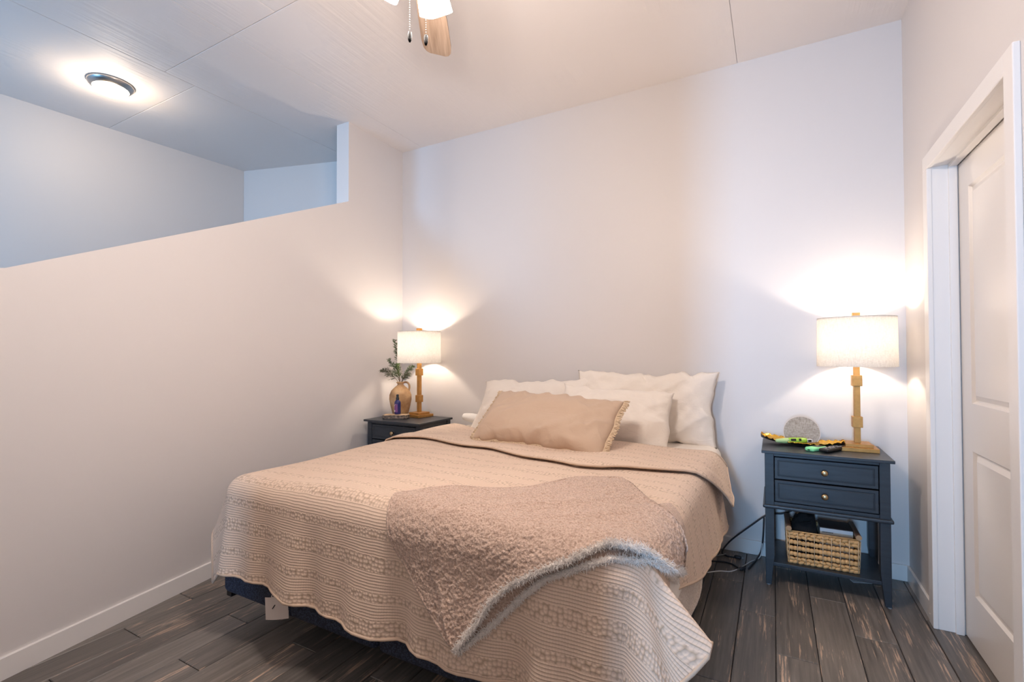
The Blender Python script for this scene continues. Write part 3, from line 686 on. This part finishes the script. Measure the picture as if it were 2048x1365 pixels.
# ------------------------------------------------------------------ nightstands
NW, ND, NH = .522, .37, .70
def nightstand(x, y, label):
    t = thing('nightstand', label, 'nightstand', (x, y, 0), 0, 'matching black nightstands')     # origin: front left leg corner on the floor
    def part(n, mb, m=BLACKWOOD, p=None, **k): return obj(n, mb, m, p or t, **k)
    part('top', MB().box(-.014, NW + .014, -.03, ND + .01, NH - .015, NH), bevel=.0025)
    lw = .042
    for lx, ly in ((0, 0), (NW - lw, 0), (0, ND - lw), (NW - lw, ND - lw)):
        m = MB(); inx = 1 if lx == 0 else -1; iny = 1 if ly == 0 else -1
        def quad(z, wdt):
            ax = lx if inx > 0 else lx + lw - wdt; ay = ly if iny > 0 else ly + lw - wdt
            return [(ax, ay, z), (ax + wdt, ay, z), (ax + wdt, ay + wdt, z), (ax, ay + wdt, z)]
        v = quad(.006, .026) + quad(.16, lw) + quad(NH - .016, lw)
        m.add(v, [(3, 2, 1, 0), (8, 9, 10, 11)] + [(4 * r + i, 4 * r + (i + 1) % 4, 4 * r + 4 + (i + 1) % 4, 4 * r + 4 + i) for r in (0, 1) for i in range(4)])
        lg = part('leg', m, bevel=.002)
        c = quad(0, .02)[0]; obj('foot_glide', MB().lathe([(.009, 0), (.009, .006)], 10, Matrix.Translation((c[0] + .012, c[1] + .012, 0))), GREYPL, lg)
    part('side_panel', MB().box(.006, .016, lw, ND - lw, .415, NH - .016)); part('side_panel', MB().box(NW - .016, NW - .006, lw, ND - lw, .415, NH - .016))
    part('back_panel', MB().box(lw, NW - lw, ND - .014, ND - .006, .415, NH - .016))
    part('front_rail', MB().box(lw, NW - lw, .003, .02, .668, NH - .016), bevel=.001)
    part('bottom_rail', MB().box(lw, NW - lw, .003, .02, .418, .433), bevel=.001)
    part('case_floor', MB().box(lw, NW - lw, .02, ND - .014, .418, .426))
    part('lip_moulding', MB().box(-.010, NW + .010, -.016, ND + .004, .400, .418), bevel=.006, seg=3)
    part('shelf', MB().box(.012, NW - .012, .012, ND - .012, .100, .118), bevel=.0025)
    for z0, z1 in ((.5535, .664), (.437, .5465)):
        x0, x1 = lw + .003, NW - lw - .003; m = MB()
        rings = [(0, .020), (0, .0035), (.0015, .002), (.014, .002), (.016, .0045), (.019, .0045), (.021, .003)]; v = []
        for ins, yy in rings: v += [(x0 + ins, yy, z0 + ins), (x1 - ins, yy, z0 + ins), (x1 - ins, yy, z1 - ins), (x0 + ins, yy, z1 - ins)]
        m.add(v, [(4 * r + i, 4 * r + (i + 1) % 4, 4 * r + 4 + (i + 1) % 4, 4 * r + 4 + i) for r in range(len(rings) - 1) for i in range(4)] + [tuple(4 * (len(rings) - 1) + i for i in range(4))])
        d = part('drawer', m)
        obj('knob', MB().lathe([(.006, 0), (.0055, .011), (.009, .014), (.0145, .017), (.0155, .021), (.012, .0255), (.005, .0275)], 20, Matrix.Translation((NW / 2, .003, (z0 + z1) / 2)) @ Matrix.Rotation(PI / 2, 4, 'X')), BRASS, d, smooth=True)
    return t
RNX, RNY = 2.8125, -.393
nsr = nightstand(RNX, RNY, 'black two-drawer nightstand beside the door with a basket on its shelf')
nsl = nightstand(.083, -.492, 'black two-drawer nightstand in the corner, half hidden by the bed')

# ------------------------------------------------------------------ table lamps
def lamp(x, y, z, rz, label):
    t = thing('table_lamp', label, 'lamp', (x, y, z), rz, 'matching gold table lamps')
    obj('base', MB().box(-.08, .08, -.08, .08, 0, .020), GOLDLEAF, t, bevel=.0015)
    obj('base_step', MB().box(-.059, .059, -.059, .059, .020, .036), GOLDLEAF, t, bevel=.0015)
    obj('stem', MB().box(-.0135, .0135, -.0135, .0135, .036, .47), GOLDLEAF, t, bevel=.0012)
    for z0, z1 in ((.116, .172), (.330, .386)): obj('stem_block', MB().box(-.022, .022, -.022, .022, z0, z1), GOLDLEAF, t, bevel=.0015)
    sh = MB(); r0, r1, z0, z1 = .174, .171, .432, .686
    sh.lathe([(r0, z0), (r0 - (r0 - r1) * .5, (z0 + z1) / 2), (r1, z1), (r1 - .0025, z1), (r0 - (r0 - r1) * .5 - .0025, (z0 + z1) / 2), (r0 - .0025, z0), (r0, z0)], 72, None, False, False)
    shd = obj('lamp_shade', sh, SHADE, t, smooth=True, sharp=50)
    ring = lambda r, zz: [(r * math.cos(a), r * math.sin(a), zz) for a in np.linspace(0, 2 * PI, 61)]
    fr = MB(); fr.tube(ring(r1 - .0035, z1 - .004), .002, 5, False)
    for k in range(3): a = k * 2 * PI / 3 + .4; fr.tube([(0, 0, z1 - .022), (.04 * math.cos(a), .04 * math.sin(a), z1 - .022), ((r1 - .004) * math.cos(a), (r1 - .004) * math.sin(a), z1 - .004)], .0018, 5)
    obj('shade_fitter', fr, BRASS, t)
    hp = MB()
    for sg in (-1, 1): hp.tube(spline([(sg * .012, 0, .470), (sg * .045, 0, .52), (sg * .045, 0, .60), (sg * .012, 0, .655), (0, 0, .664)], 5), .0018, 5)
    obj('harp', hp, BRASS, t)
    obj('socket', MB().lathe([(.016, .47), (.016, .505), (.012, .51)], 14), BRASS, t, smooth=True, sharp=40)
    obj('bulb', MB().lathe([(.011, .508), (.013, .515), (.024, .528), (.028, .535), (.026, .542), (.012, .547)], 16), BULB, t, smooth=True)
    obj('finial', MB().box(-.017, .017, -.017, .017, .690, .712).box(-.005, .005, -.005, .005, .66, .692), GOLDLEAF, t, bevel=.001)
    l = bpy.data.lights.new('lamp_glow', 'POINT'); l.energy = P_LAMP; l.color = C_LAMP; l.shadow_soft_size = .028
    lo_ = bpy.data.objects.new('lamp_glow', l); COL.objects.link(lo_); lo_.parent = t; lo_.location = (0, 0, .578)
    return t
lr = lamp(3.236, -.175, NH + .0005, .03, 'gold lamp with white drum shade on the nightstand beside the door')
ll = lamp(.345, -.190, NH + .0005, -.14, 'gold lamp with white drum shade in the corner beside the clay jug')

# ------------------------------------------------------------------ things on the left nightstand
ZN = NH + .0006
jug = thing('clay_jug', 'tan clay jug with one handle holding evergreen sprigs', 'jug', (.178, -.225, ZN))
prof = [(.052, 0), (.058, .004), (.066, .03), (.080, .085), (.0895, .135), (.088, .170), (.074, .205), (.050, .230), (.031, .245), (.024, .254), (.025, .262), (.033, .270), (.033, .275), (.026, .276), (.019, .266), (.019, .25)]
obj('body', MB().lathe(prof, 40, None, True, False), CLAY, jug, smooth=True)
hx_, hy_ = .82, .42
obj('handle', MB().tube(spline([(.026 * hx_, .026 * hy_, .270), (.05 * hx_, .05 * hy_, .274), (.072 * hx_, .072 * hy_, .262), (.080 * hx_, .080 * hy_, .236), (.074 * hx_, .074 * hy_, .204)], 6), [.008] * 25, 8), CLAY, jug, smooth=True)
def sprig(label, root, tip, mat_, seed, dens=34, ln=.05, droop=.02):
    rs = random.Random(seed); t = thing('evergreen_sprig', label, 'foliage', root, 0, 'evergreen sprigs in the clay jug')
    root, tip = Vector(root), Vector(tip); d = tip - root; st = [d * k + Vector((0, 0, droop * math.sin(PI * k))) for k in np.linspace(0, 1, 12)]
    obj('stem', MB().tube(st, [.0022 - .0013 * k for k in np.linspace(0, 1, 12)], 5), TWIG, t, smooth=True)
    m = MB()
    for i in range(dens):
        k = .22 + .78 * i / dens; p = d * k + Vector((0, 0, droop * math.sin(PI * k)))
        for sg in (-1, 1):
            dirv = (d.normalized() * .9 + d.normalized().cross(Vector((rs.uniform(-1, 1), rs.uniform(-1, 1), rs.uniform(-1, 1)))).normalized() * 1.0).normalized()
            l2 = ln * (1.1 - .6 * k) * rs.uniform(.6, 1.2); e = p + dirv * l2 + Vector((0, 0, -.006))
            m.tube([p, p + dirv * l2 * .5, e], [.0011, .0013, .0006], 3, False)
            for q_ in range(7):
                b = p.lerp(e, .2 + .11 * q_); dv2 = (dirv + Vector((rs.uniform(-1, 1), rs.uniform(-1, 1), rs.uniform(-.7, .9)))).normalized()
                e2 = b + dv2 * rs.uniform(.006, .014); w2 = dv2.orthogonal().normalized() * .0013
                m.add([b - w2, b + w2, e2 + w2 * .4, e2 - w2 * .4], [(0, 1, 2, 3)])
    fo = obj('needles', m, mat_, t); fo['kind'] = 'stuff'; return t
JX, JY, JZ = .178, -.225, ZN + .262
sprig('tall evergreen sprig rising from the jug behind the lamp shade', (JX - .004, JY, JZ), (JX - .03, JY - .03, JZ + .36), LEAF, 1, 40, .045)
sprig('grey green sprig leaning out to the left of the jug', (JX - .008, JY - .005, JZ), (JX - .125, JY - .085, JZ + .105), LEAF2, 2, 34, .06, .03)
sprig('short bushy sprig upright over the jug mouth', (JX, JY - .008, JZ), (JX + .01, JY - .06, JZ + .16), LEAF, 3, 30, .05)
sprig('green sprig leaning right from the jug towards the lamp stem', (JX + .008, JY, JZ), (JX + .11, JY + .03, JZ + .145), LEAF, 4, 30, .045)
sprig('low grey green sprig spreading right over the jug handle', (JX + .008, JY - .008, JZ), (JX + .095, JY - .01, JZ + .075), LEAF2, 5, 24, .05)
sprig('green sprig leaning left and up beside the wall', (JX - .006, JY + .004, JZ), (JX - .075, JY - .06, JZ + .20), LEAF, 6, 26, .045)

slab = thing('wood_slab', 'small bark-edged wood slab under the blue spray bottle', 'slab', (.262, -.365, ZN), .48)
m = MB(); top = []; bot = []
K = 40
for i in range(K):
    a = 2 * PI * i / K; c, s_ = math.cos(a), math.sin(a); e = (abs(c) ** 6 + abs(s_) ** 6) ** (-1 / 6); x, y = .098 * c * e, .052 * s_ * e
    j = 1 + .04 * math.sin(5 * a + 1) + random.uniform(-.025, .025); top.append((x * j, y * j)); 
rows = []
for zz, k in ((0, .96), (.008, 1.02), (.018, .99), (.026, 1.01), (.030, .985)): rows.append([(x * k + random.uniform(-.002, .002), y * k + random.uniform(-.002, .002), zz) for x, y in top])
v = [p for r in rows for p in r]; f = [(r * K + i, r * K + (i + 1) % K, (r + 1) * K + (i + 1) % K, (r + 1) * K + i) for r in range(4) for i in range(K)] + [tuple(range(K - 1, -1, -1))]
obj('bark_edge', MB().add(v, f), BARK, slab)
obj('cut_face', MB().add([(x * .985, y * .985, .0302) for x, y in top] + [(x * .985, y * .985, .029) for x, y in top], [tuple(range(K))] + [(i + K, (i + 1) % K + K, (i + 1) % K, i) for i in range(K)]), CUTWOOD, slab)

bt = thing('spray_bottle', 'dark blue spray bottle with purple label standing on the wood slab', 'bottle', (.262, -.352, ZN + .0306), -.62)
obj('body', MB().lathe([(.020, 0), (.0245, .004), (.025, .012), (.025, .088), (.0235, .098), (.016, .108), (.0115, .112), (.0115, .118)], 28), BLUEGLASS, bt, smooth=True)
obj('collar', MB().lathe([(.0125, .114), (.0125, .131), (.011, .133)], 20), BLACKPL, bt, smooth=True, sharp=40)
obj('spray_cap', MB().lathe([(.0095, .133), (.0095, .152), (.008, .156)], 20).box(-.0015, .0015, -.0125, -.009, .145, .149), BLACKPL, bt, smooth=True, sharp=40)
def wrap(a0, a1, z0, z1, r=.0254, n=10):
    P = np.zeros((n, 2, 3))
    for i in range(n):
        a = -PI / 2 + a0 + (a1 - a0) * i / (n - 1)
        for j, z in enumerate((z0, z1)): P[i, j] = (r * math.cos(a), r * math.sin(a), z)
    return MB().grid(P)
lb = obj('label', wrap(-1.35, 1.35, .018, .082, .02525, 20), PURPLE, bt, smooth=True)
obj('label_panel', wrap(-1.2, -.1, .020, .048, .02535), BLUELAB, lb, smooth=True)
obj('print_band', wrap(-1.0, .3, .048, .055, .0255), PINK, lb, smooth=True)
pm = MB()
for a in (-.75, -.55, -.33, -.12, .06, .22): 
    g = wrap(a, a + .13, .063, .063 + random.choice((.006, .008, .009)), .0255, 3); pm.add(g.v, g.f)
for a, z, h_ in ((.15, .020, .016), (.28, .022, .012), (.42, .024, .008), (.0, .020, .008), (.35, .074, .003), (.5, .076, .004)):
    g = wrap(a, a + .16, z, z + h_, .0255, 3); pm.add(g.v, g.f)
obj('print_mark', pm, WHITEPL, lb, smooth=True)['kind'] = 'stuff'

# ------------------------------------------------------------------ things on the right nightstand
tray = thing('leaf_tray', 'long gold leaf-shaped tray with ruffled ends on the black nightstand', 'tray', (2.985, -.175, ZN), -.20)
na, nb = 60, 16; P = np.zeros((na, nb, 3)); 
for i in range(na):
    for j in range(nb):
        s_ = i / (na - 1) * 2 - 1; t_ = j / (nb - 1) * 2 - 1
        hw = .070 * (1 - abs(s_) ** 3.0) ** .6 + .004; rim = abs(t_) ** 2.5
        zz = .006 + .016 * rim + .024 * abs(s_) ** 2.6
        ruff = (.35 + .65 * abs(s_)) * rim
        zz += .004 * math.sin(i * 1.3 + j) * ruff + .003 * math.sin(i * 2.4 - j * 2) * (abs(s_) ** 2)
        P[i, j] = (.196 * s_, hw * t_ * (1 + .06 * math.sin(i * 1.7) * rim), zz)
Q, n_ = thicken(P, -.0035)
up = P if n_[na // 2, nb // 2, 2] > 0 else P
obj('gilt_face', MB().grid(P + np.array([0, 0, .0015])), GOLDTRAY, tray, smooth=True)
B = P.copy(); B[..., 2] = np.maximum(B[..., 2] - .004, 0); obj('underside', MB().grid(B, True), DARKTRAY, tray, smooth=True)
obj('rim', MB().tube([tuple(p) for p in np.concatenate([P[:, 0], P[-1, 1:], P[-2::-1, -1], P[0, -2:0:-1], P[:1, 0]])], .0022, 5), GOLDTRAY, tray, smooth=True)

disc = thing('woven_disc', 'round beige woven disc standing in the gold tray', 'disc', (2.990, -.150, ZN + .012), .0)
R_ = .0885; M = Matrix.Translation((0, .022, R_ * .58)) @ Matrix.Rotation(PI / 2 - .10, 4, 'X')
arc = [(R_ * math.cos(a), R_ * math.sin(a)) for a in np.linspace(-.62, PI + .62, 57)]
inn = [(x * .965, y * .965) for x, y in arc]
obj('face', MB().prism(inn, -.002, .0042, M), WOVEN, disc)
m = MB(); k = len(arc); v = [M @ Vector((x, y, z)) for z in (-.004, .005) for pl in (arc, inn) for x, y in pl]
m.add(v, [(i, (i + 1) % k, k + (i + 1) % k, k + i)[::-1] for i in range(k)] + [(2 * k + i, 2 * k + (i + 1) % k, 3 * k + (i + 1) % k, 3 * k + i) for i in range(k)]
      + [(i, (i + 1) % k, 2 * k + (i + 1) % k, 2 * k + i) for i in range(k)] + [(k + i, k + (i + 1) % k, 3 * k + (i + 1) % k, 3 * k + i)[::-1] for i in range(k)])
obj('rim', m, PAPER, disc)

def roundslab(m, x0, x1, y0, y1, z0, z1, r): 
    g = rbox(x0, x1, y0, y1, z0, z1, r, 3); m.add(g.v, g.f); return m
lm = thing('lime_thermometer', 'lime green pen-shaped gadget lying in the gold tray', 'gadget', (2.945, -.213, ZN + .027), .40)
lm.rotation_euler = (0, -.03, .32)
Mx = Matrix.Rotation(PI / 2, 4, 'Y')
obj('body', MB().lathe([(.0145, -.022), (.0165, -.018), (.0165, .045), (.0155, .062), (.014, .068)], 20, Mx), LIME, lm, smooth=True)
obj('tip_cap', MB().lathe([(.006, -.086), (.009, -.083), (.0145, -.04), (.0155, -.022)], 20, Mx), PALELIME, lm, smooth=True)
obj('end_piece', MB().box(.068, .094, -.009, .009, -.008, .008), WHITEPL, lm, bevel=.001)
obj('end_window', MB().box(.073, .090, -.0096, -.0088, -.006, .006), BLACKPL, lm)
obj('display', MB().box(-.014, .012, -.0175, -.0155, -.003, .009, Matrix.Rotation(-.25, 4, 'X')), BLACKPL, lm, bevel=.001)
obj('button', MB().box(.026, .038, -.0175, -.0155, -.003, .010, Matrix.Rotation(-.25, 4, 'X')), BLACKPL, lm, bevel=.001)
mg = thing('mint_gadget', 'small mint green gadget with a dark screen beside the black remote', 'gadget', (3.045, -.305, ZN), .95)
obj('case', roundslab(MB(), -.058, .058, -.024, .024, 0, .021, .009), MINT, mg, smooth=True)
obj('screen', MB().box(-.012, .048, -.017, .017, .0205, .0218), BLACKPL, mg, bevel=.001)
obj('screen_mark', MB().box(-.002, .014, -.010, -.006, .0218, .0221).box(.004, .03, .0, .004, .0218, .0221), GREYPL, mg)
obj('port', MB().box(-.0585, -.0572, -.006, .006, .006, .011), BLACKPL, mg)
rm = thing('remote_control', 'black remote control with grey keys beside the lamp base', 'remote', (3.118, -.292, ZN), 1.02)
g = rbox(-.088, .088, -.021, .021, .0, .020, .007, 3)
g.v = [(x, y * (1 - .12 * (x / .088)), z + (.006 * max(0, (-x - .03) / .058) if z < .01 else .002)) for x, y, z in g.v]
obj('case', g, BLACKPL, rm, smooth=True)
for i in range(8):
    for j in range(3): obj('key', MB().box(-.066 + i * .017, -.056 + i * .017, -.0145 + j * .0105, -.0075 + j * .0105, .0215, .0242), GREYPL if (i + j) % 4 else BLACKPL, rm)

# ------------------------------------------------------------------ basket on the shelf with what is in it
BK = thing('wicker_basket', 'woven water hyacinth basket with dowel handles on the nightstand shelf', 'basket', (3.064, -.245, .1185), .025)
bw, bd, bh = .292, .195, .165
def side_weave(p0, p1, ncol, nm_):
    p0, p1 = Vector(p0), Vector(p1); d = p1 - p0; ln = d.length; d.normalize(); nrm_ = Vector((d.y, -d.x, 0)); m = MB()
    rows = [(.008, 'b'), (.024, 'b'), (.049, 'w'), (.079, 'w'), (.109, 'w'), (.136, 'b'), (.152, 'b')]
    for ri, (z, kind) in enumerate(rows):
        fl = .03 * z; Rz = Matrix.Rotation(math.atan2(d.y, d.x), 4, 'Z')
        if kind == 'b':
            k = int(ncol * 1.4); stp = ln / k
            for i in range(k + 1):
                c = p0 + d * min(ln - stp * .3, max(stp * .3, (i + (.5 if ri % 2 else 0)) * stp)) + Vector((0, 0, z)) + nrm_ * fl
                m.ell(c, stp * .66, .008, .0092, Rz @ Matrix.Rotation(random.uniform(.20, .36) * (1 if ri % 2 else -1), 4, 'Y'), 8, 5)
        else:
            stp = ln / ncol
            for i in range(ncol):
                for h_ in (0, 1):
                    c = p0 + d * ((i + .27 + .46 * h_) * stp) + Vector((0, 0, z + random.uniform(-.0015, .0015))) + nrm_ * (fl + .002)
                    m.ell(c, stp * .33, .0075, .0122, Rz @ Matrix.Rotation((.42 + random.uniform(-.08, .08)) * (1 if h_ else -1) * (1 if (i + ri) % 2 else -1), 4, 'Y'), 9, 6)
    o = obj(nm_, m, WICKER, BK, smooth=True); o['kind'] = 'stuff'
    st = MB()
    for i in range(ncol + 1): c = p0 + d * (i * ln / ncol); st.tube([c + nrm_ * .006 + Vector((0, 0, .002)), c + nrm_ * .012 + Vector((0, 0, bh - .004))], .0016, 5)
    obj('stake', st, STAKE, BK, smooth=True)
a, b = bw / 2, bd / 2
side_weave((-a, -b, 0), (a, -b, 0), 8, 'woven_side'); side_weave((a, -b, 0), (a, b, 0), 6, 'woven_side'); side_weave((a, b, 0), (-a, b, 0), 9, 'woven_side'); side_weave((-a, b, 0), (-a, -b, 0), 6, 'woven_side')
e = .005
obj('rim', MB().tube([(-a - e, -b - e, bh), (a + e, -b - e, bh), (a + e, b + e, bh), (-a - e, b + e, bh), (-a - e, -b - e, bh)], .0042, 6), WICKER, BK, smooth=True)
obj('bottom', MB().box(-a, a, -b, b, .0005, .006), WICKER, BK)
for sg in (-1, 1):
    hd = obj('handle', MB().lathe([(.013, 0), (.013, bd + .03)], 16, Matrix.Translation((sg * (a + .002), -b - .016, bh + .016)) @ Matrix.Rotation(-PI / 2, 4, 'X')), DOWEL, BK, smooth=True, sharp=40)
    obj('dowel_end', MB().lathe([(.0122, 0), (.0125, .002)], 16, Matrix.Translation((sg * (a + .002), -b - .0155, bh + .016)) @ Matrix.Rotation(PI / 2, 4, 'X')), DOWELEND, hd)
bk = thing('book', 'pale book with a dark brown cover lying in the basket', 'book', (3.128, -.225, .1185 + .151), .02)
obj('page_block', MB().box(-.068, .068, -.060, .070, .002, .034), WHITEPL, bk)
obj('cover', MB().box(-.070, .070, -.062, .072, .034, .0375), BOOKCOVER, bk, bevel=.0008)
obj('cover_board', MB().box(-.070, .070, -.062, .072, -.001, .002), BOOKPAGE, bk)
sp2 = obj('spine', MB().box(-.070, .070, -.0635, -.0605, -.001, .034), WHITEPL, bk, bevel=.0006)
obj('spine_band', MB().box(-.070, .070, -.0640, -.0634, -.001, .017), BOOKPAGE, sp2)
tx = MB(); x = -.060
for wd in (.004, .005, .0045, .006, .0045, .005, .004, .005):
    tx.box(x, x + wd, -.0644, -.0639, .0125, .0165); x += wd + .0012
obj('spine_print', tx, INK, sp2)['kind'] = 'stuff'
bc = thing('book_stack', 'pale closed box under the brown book inside the basket', 'box', (3.126, -.235, .1255), .02)
obj('body', MB().box(-.072, .072, -.066, .072, 0, .134), BOOKPAGE, bc, bevel=.002); obj('lid', MB().box(-.073, .073, -.067, .073, .134, .1405), BOOKPAGE, bc, bevel=.0015)
bag = thing('black_pouch', 'crumpled black cloth pouch in the left half of the basket', 'pouch', (2.988, -.245, .1255))
n = 26; P = np.zeros((n, n, 3))
for i in range(n):
    for j in range(n):
        th_, ph_ = PI * j / (n - 1), 2 * PI * i / n; d_ = Vector((math.sin(th_) * math.cos(ph_), math.sin(th_) * math.sin(ph_), math.cos(th_)))
        k = 1 + .16 * noise.noise(d_ * 2.3 + Vector((3, 1, 2))) + .07 * noise.noise(d_ * 6)
        x = d_.x; sq = lambda q_: math.copysign(abs(q_) ** .6, q_)
        P[i, j] = (.058 * sq(d_.x) * k, .078 * sq(d_.y) * k, .114 + .105 * sq(d_.z) * k * (1 if d_.z < 0 else 1.05 + .25 * d_.x))
obj('pouch_body', MB().grid(P, True, True), BLACKCLOTH, bag, smooth=True)
obj('drawstring', MB().tube(spline([(-.02, -.06, .19), (.0, -.075, .20), (.03, -.06, .205), (.045, -.02, .21)], 5), .002, 5), BLACKCLOTH, bag, smooth=True)

# ------------------------------------------------------------------ cords and the card on the floor
def cord(label, pts, r, m, plug=None):
    t = thing('power_cord', label, 'cord', pts[0]); o0 = Vector(pts[0]); sp = [p - o0 for p in spline(pts, 8)]
    obj('cable', MB().tube(sp, r, 7), m, t, smooth=True)
    if plug:
        c, d = Vector(plug[0]) - o0, Vector(plug[1]).normalized(); M = Matrix.Translation(c) @ d.to_track_quat('Z', 'Y').to_matrix().to_4x4()
        pl = obj('plug', MB().lathe([(.006, -.02), (.010, -.012), (.010, .012), (.006, .018)], 12, M), m, t, smooth=True)
        obj('prong', MB().box(-.005, -.0035, -.002, .002, .018, .032, M).box(.0035, .005, -.002, .002, .018, .032, M), NICKEL, pl)
    return t
cord('dark cord looping down from behind the nightstand to the baseboard', [(3.00, -.040, .43), (2.975, -.035, .33), (2.90, -.030, .275), (2.82, -.030, .255), (2.73, -.030, .175), (2.64, -.035, .09), (2.60, -.045, .045), (2.575, -.07, .006), (2.60, -.115, .0045), (2.655, -.12, .0045)], .0045, CORD, ((2.665, -.121, .010), (1, -.05, 0)))
cord('thin white cord running across the floor to the bed', [(2.790, -.040, .085), (2.785, -.045, .03), (2.77, -.07, .0045), (2.735, -.13, .003), (2.71, -.19, .003), (2.68, -.26, .003), (2.64, -.325, .003), (2.585, -.35, .003), (2.53, -.40, .003)], .0028, WHITEPL)
cord('black cord behind the nightstand leg ending in a floor plug', [(2.80, -.028, .235), (2.795, -.028, .13), (2.785, -.035, .04), (2.765, -.07, .005), (2.745, -.16, .005), (2.725, -.25, .0055)], .005, CORD, ((2.695, -.275, .010), (-.75, -.65, 0)))
cord('short dark cord curving on the floor from under the bed', [(2.53, -.24, .0045), (2.59, -.215, .0045), (2.64, -.225, .0045), (2.675, -.262, .0045)], .004, CORD)
cord('grey cord end lying by the baseboard', [(2.535, -.165, .004), (2.565, -.13, .004), (2.60, -.105, .0105)], .0035, GREYPL)
cd = thing('white_card', 'small white card lying on the floor under the nightstand', 'card', (3.245, -.115, .0005), .35)
obj('card_sheet', MB().box(-.045, .045, -.028, .028, 0, .004), WHITEPL, cd, bevel=.001)
obj('card_edge', MB().box(-.046, .046, -.029, -.028, 0, .0048), GREYPL, cd)

# ------------------------------------------------------------------ flush ceiling light over the stairs
fl = thing('flush_light', 'lit flush ceiling light with nickel rim above the stairs', 'ceiling light', (-.945, -1.752, H))
obj('rim', MB().lathe([(.122, 0), (.124, -.005), (.121, -.014), (.103, -.034), (.096, -.036), (.096, -.030)], 56, None, True, False), NICKEL, fl, smooth=True, sharp=50)
obj('diffuser', MB().lathe([(.097, -.032), (.095, -.039), (.084, -.054), (.062, -.066), (.034, -.073), (.003, -.075)], 48, None, False, True), FLUSHGLASS, fl, smooth=True)
l = bpy.data.lights.new('flush_glow', 'POINT'); l.energy = P_FLUSH; l.color = C_FLUSH; l.shadow_soft_size = .06
o = bpy.data.objects.new('flush_glow', l); COL.objects.link(o); o.parent = fl; o.location = (0, 0, -.16)

# ------------------------------------------------------------------ ceiling fan
CHAIN = simple('chain_metal', (.10, .095, .09), .5, .6)
PENDANT = simple('dark_pendant', (.002, .002, .002), .6, 0, 300, .4, .001); PENDANT.node_tree.nodes['Principled BSDF'].inputs['Specular IOR Level'].default_value = .08
FX, FY = 1.882, -2.052
fan = thing('ceiling_fan', 'ceiling fan with oak blades, frosted light shades and two pull chains', 'ceiling fan', (FX, FY, H))
obj('canopy', MB().lathe([(.065, 0), (.065, -.02), (.045, -.05), (.018, -.06)], 28), NICKEL, fan, smooth=True)
obj('downrod', MB().lathe([(.013, -.05), (.013, -.27)], 14), NICKEL, fan, smooth=True)
obj('motor', MB().lathe([(.03, -.26), (.085, -.275), (.105, -.30), (.105, -.36), (.085, -.385), (.055, -.395)], 32), NICKEL, fan, smooth=True)
obj('light_kit', MB().lathe([(.045, -.395), (.062, -.405), (.062, -.480), (.04, -.500), (.012, -.508)], 28), NICKEL, fan, smooth=True)
tipd = Vector((1.52 - FX, -1.475 - FY, 0)); ang0 = math.atan2(tipd.y, tipd.x); RB = tipd.length + .002
for k in range(5):
    A = Matrix.Rotation(ang0 + k * 2 * PI / 5, 4, 'Z') @ Matrix.Translation((0, 0, -.405)) @ Matrix.Rotation(.20, 4, 'X')
    pts = [(.17, .040), (.30, .050), (.45, .061), (RB - .08, .066), (RB - .03, .062), (RB - .008, .050), (RB, .036)]
    poly = [(x, -y) for x, y in pts] + [(x, y) for x, y in reversed(pts)]
    bl = obj('blade', MB().prism(poly, -.003, .003), BLADEWOOD, fan); bl.matrix_local = A
    obj('blade_iron', MB().box(.085, .235, -.014, .014, .003, .008), NICKEL, bl, bevel=.001)
vd = Vector((FX - 2.8578, FY + 3.2197, 0)).normalized(); rt = Vector((vd.y, -vd.x, 0))
for al in (35, -85, 155):
    a = math.radians(al); d = vd * math.cos(a) + rt * math.sin(a)
    ax = (d * .5 + Vector((0, 0, -1))).normalized(); M = Matrix.Translation(d * .030 + Vector((0, 0, -.482))) @ ax.to_track_quat('Z', 'Y').to_matrix().to_4x4()
    obj('lamp_arm', MB().lathe([(.016, -.02), (.016, .035), (.024, .045), (.024, .062)], 16, M), NICKEL, fan, smooth=True)
    Mq = M
    P = []
    for zz, r in ((.050, .024), (.075, .033), (.11, .040), (.15, .045), (.175, .047), (.172, .043), (.12, .037)):
        ring_ = []
        for i in range(36):
            t_ = 2 * PI * i / 36; c, s_ = math.cos(t_), math.sin(t_); e_ = (abs(c) ** 5 + abs(s_) ** 5) ** (-1 / 5)
            ring_.append(tuple(Mq @ Vector((r * c * e_, r * s_ * e_, zz))))
        P.append(ring_)
    obj('glass_shade', MB().grid(np.array(P).transpose(1, 0, 2), False, True), FANGLASS, fan, smooth=True)
    l = bpy.data.lights.new('fan_glow', 'POINT'); l.energy = P_FAN; l.color = C_FAN; l.shadow_soft_size = .045
    o = bpy.data.objects.new('fan_glow', l); COL.objects.link(o); o.parent = fan; o.location = M @ Vector((0, 0, .21))
for off, zb in ((-.024, -.768), (.026, -.772)):
    p = rt * off + vd * .0
    ch = MB(); nb_ = 40
    for i in range(nb_): ch.ell((p.x, p.y, -.47 - (abs(zb) - .47) * i / (nb_ - 1)), .0011, .0011, .0018, None, 5, 3)
    c = obj('pull_chain', ch, CHAIN, fan); c['kind'] = 'stuff'
    obj('chain_pendant', MB().lathe([(.002, zb), (.0055, zb - .003), (.0068, zb - .013), (.006, zb - .026), (.003, zb - .034)], 14, Matrix.Translation((p.x, p.y, 0))), PENDANT, fan, smooth=True)
for o_, mt in ((th_o, FLEECE), (trimw, WFLEECE), (trim2, WFLEECE)): pass
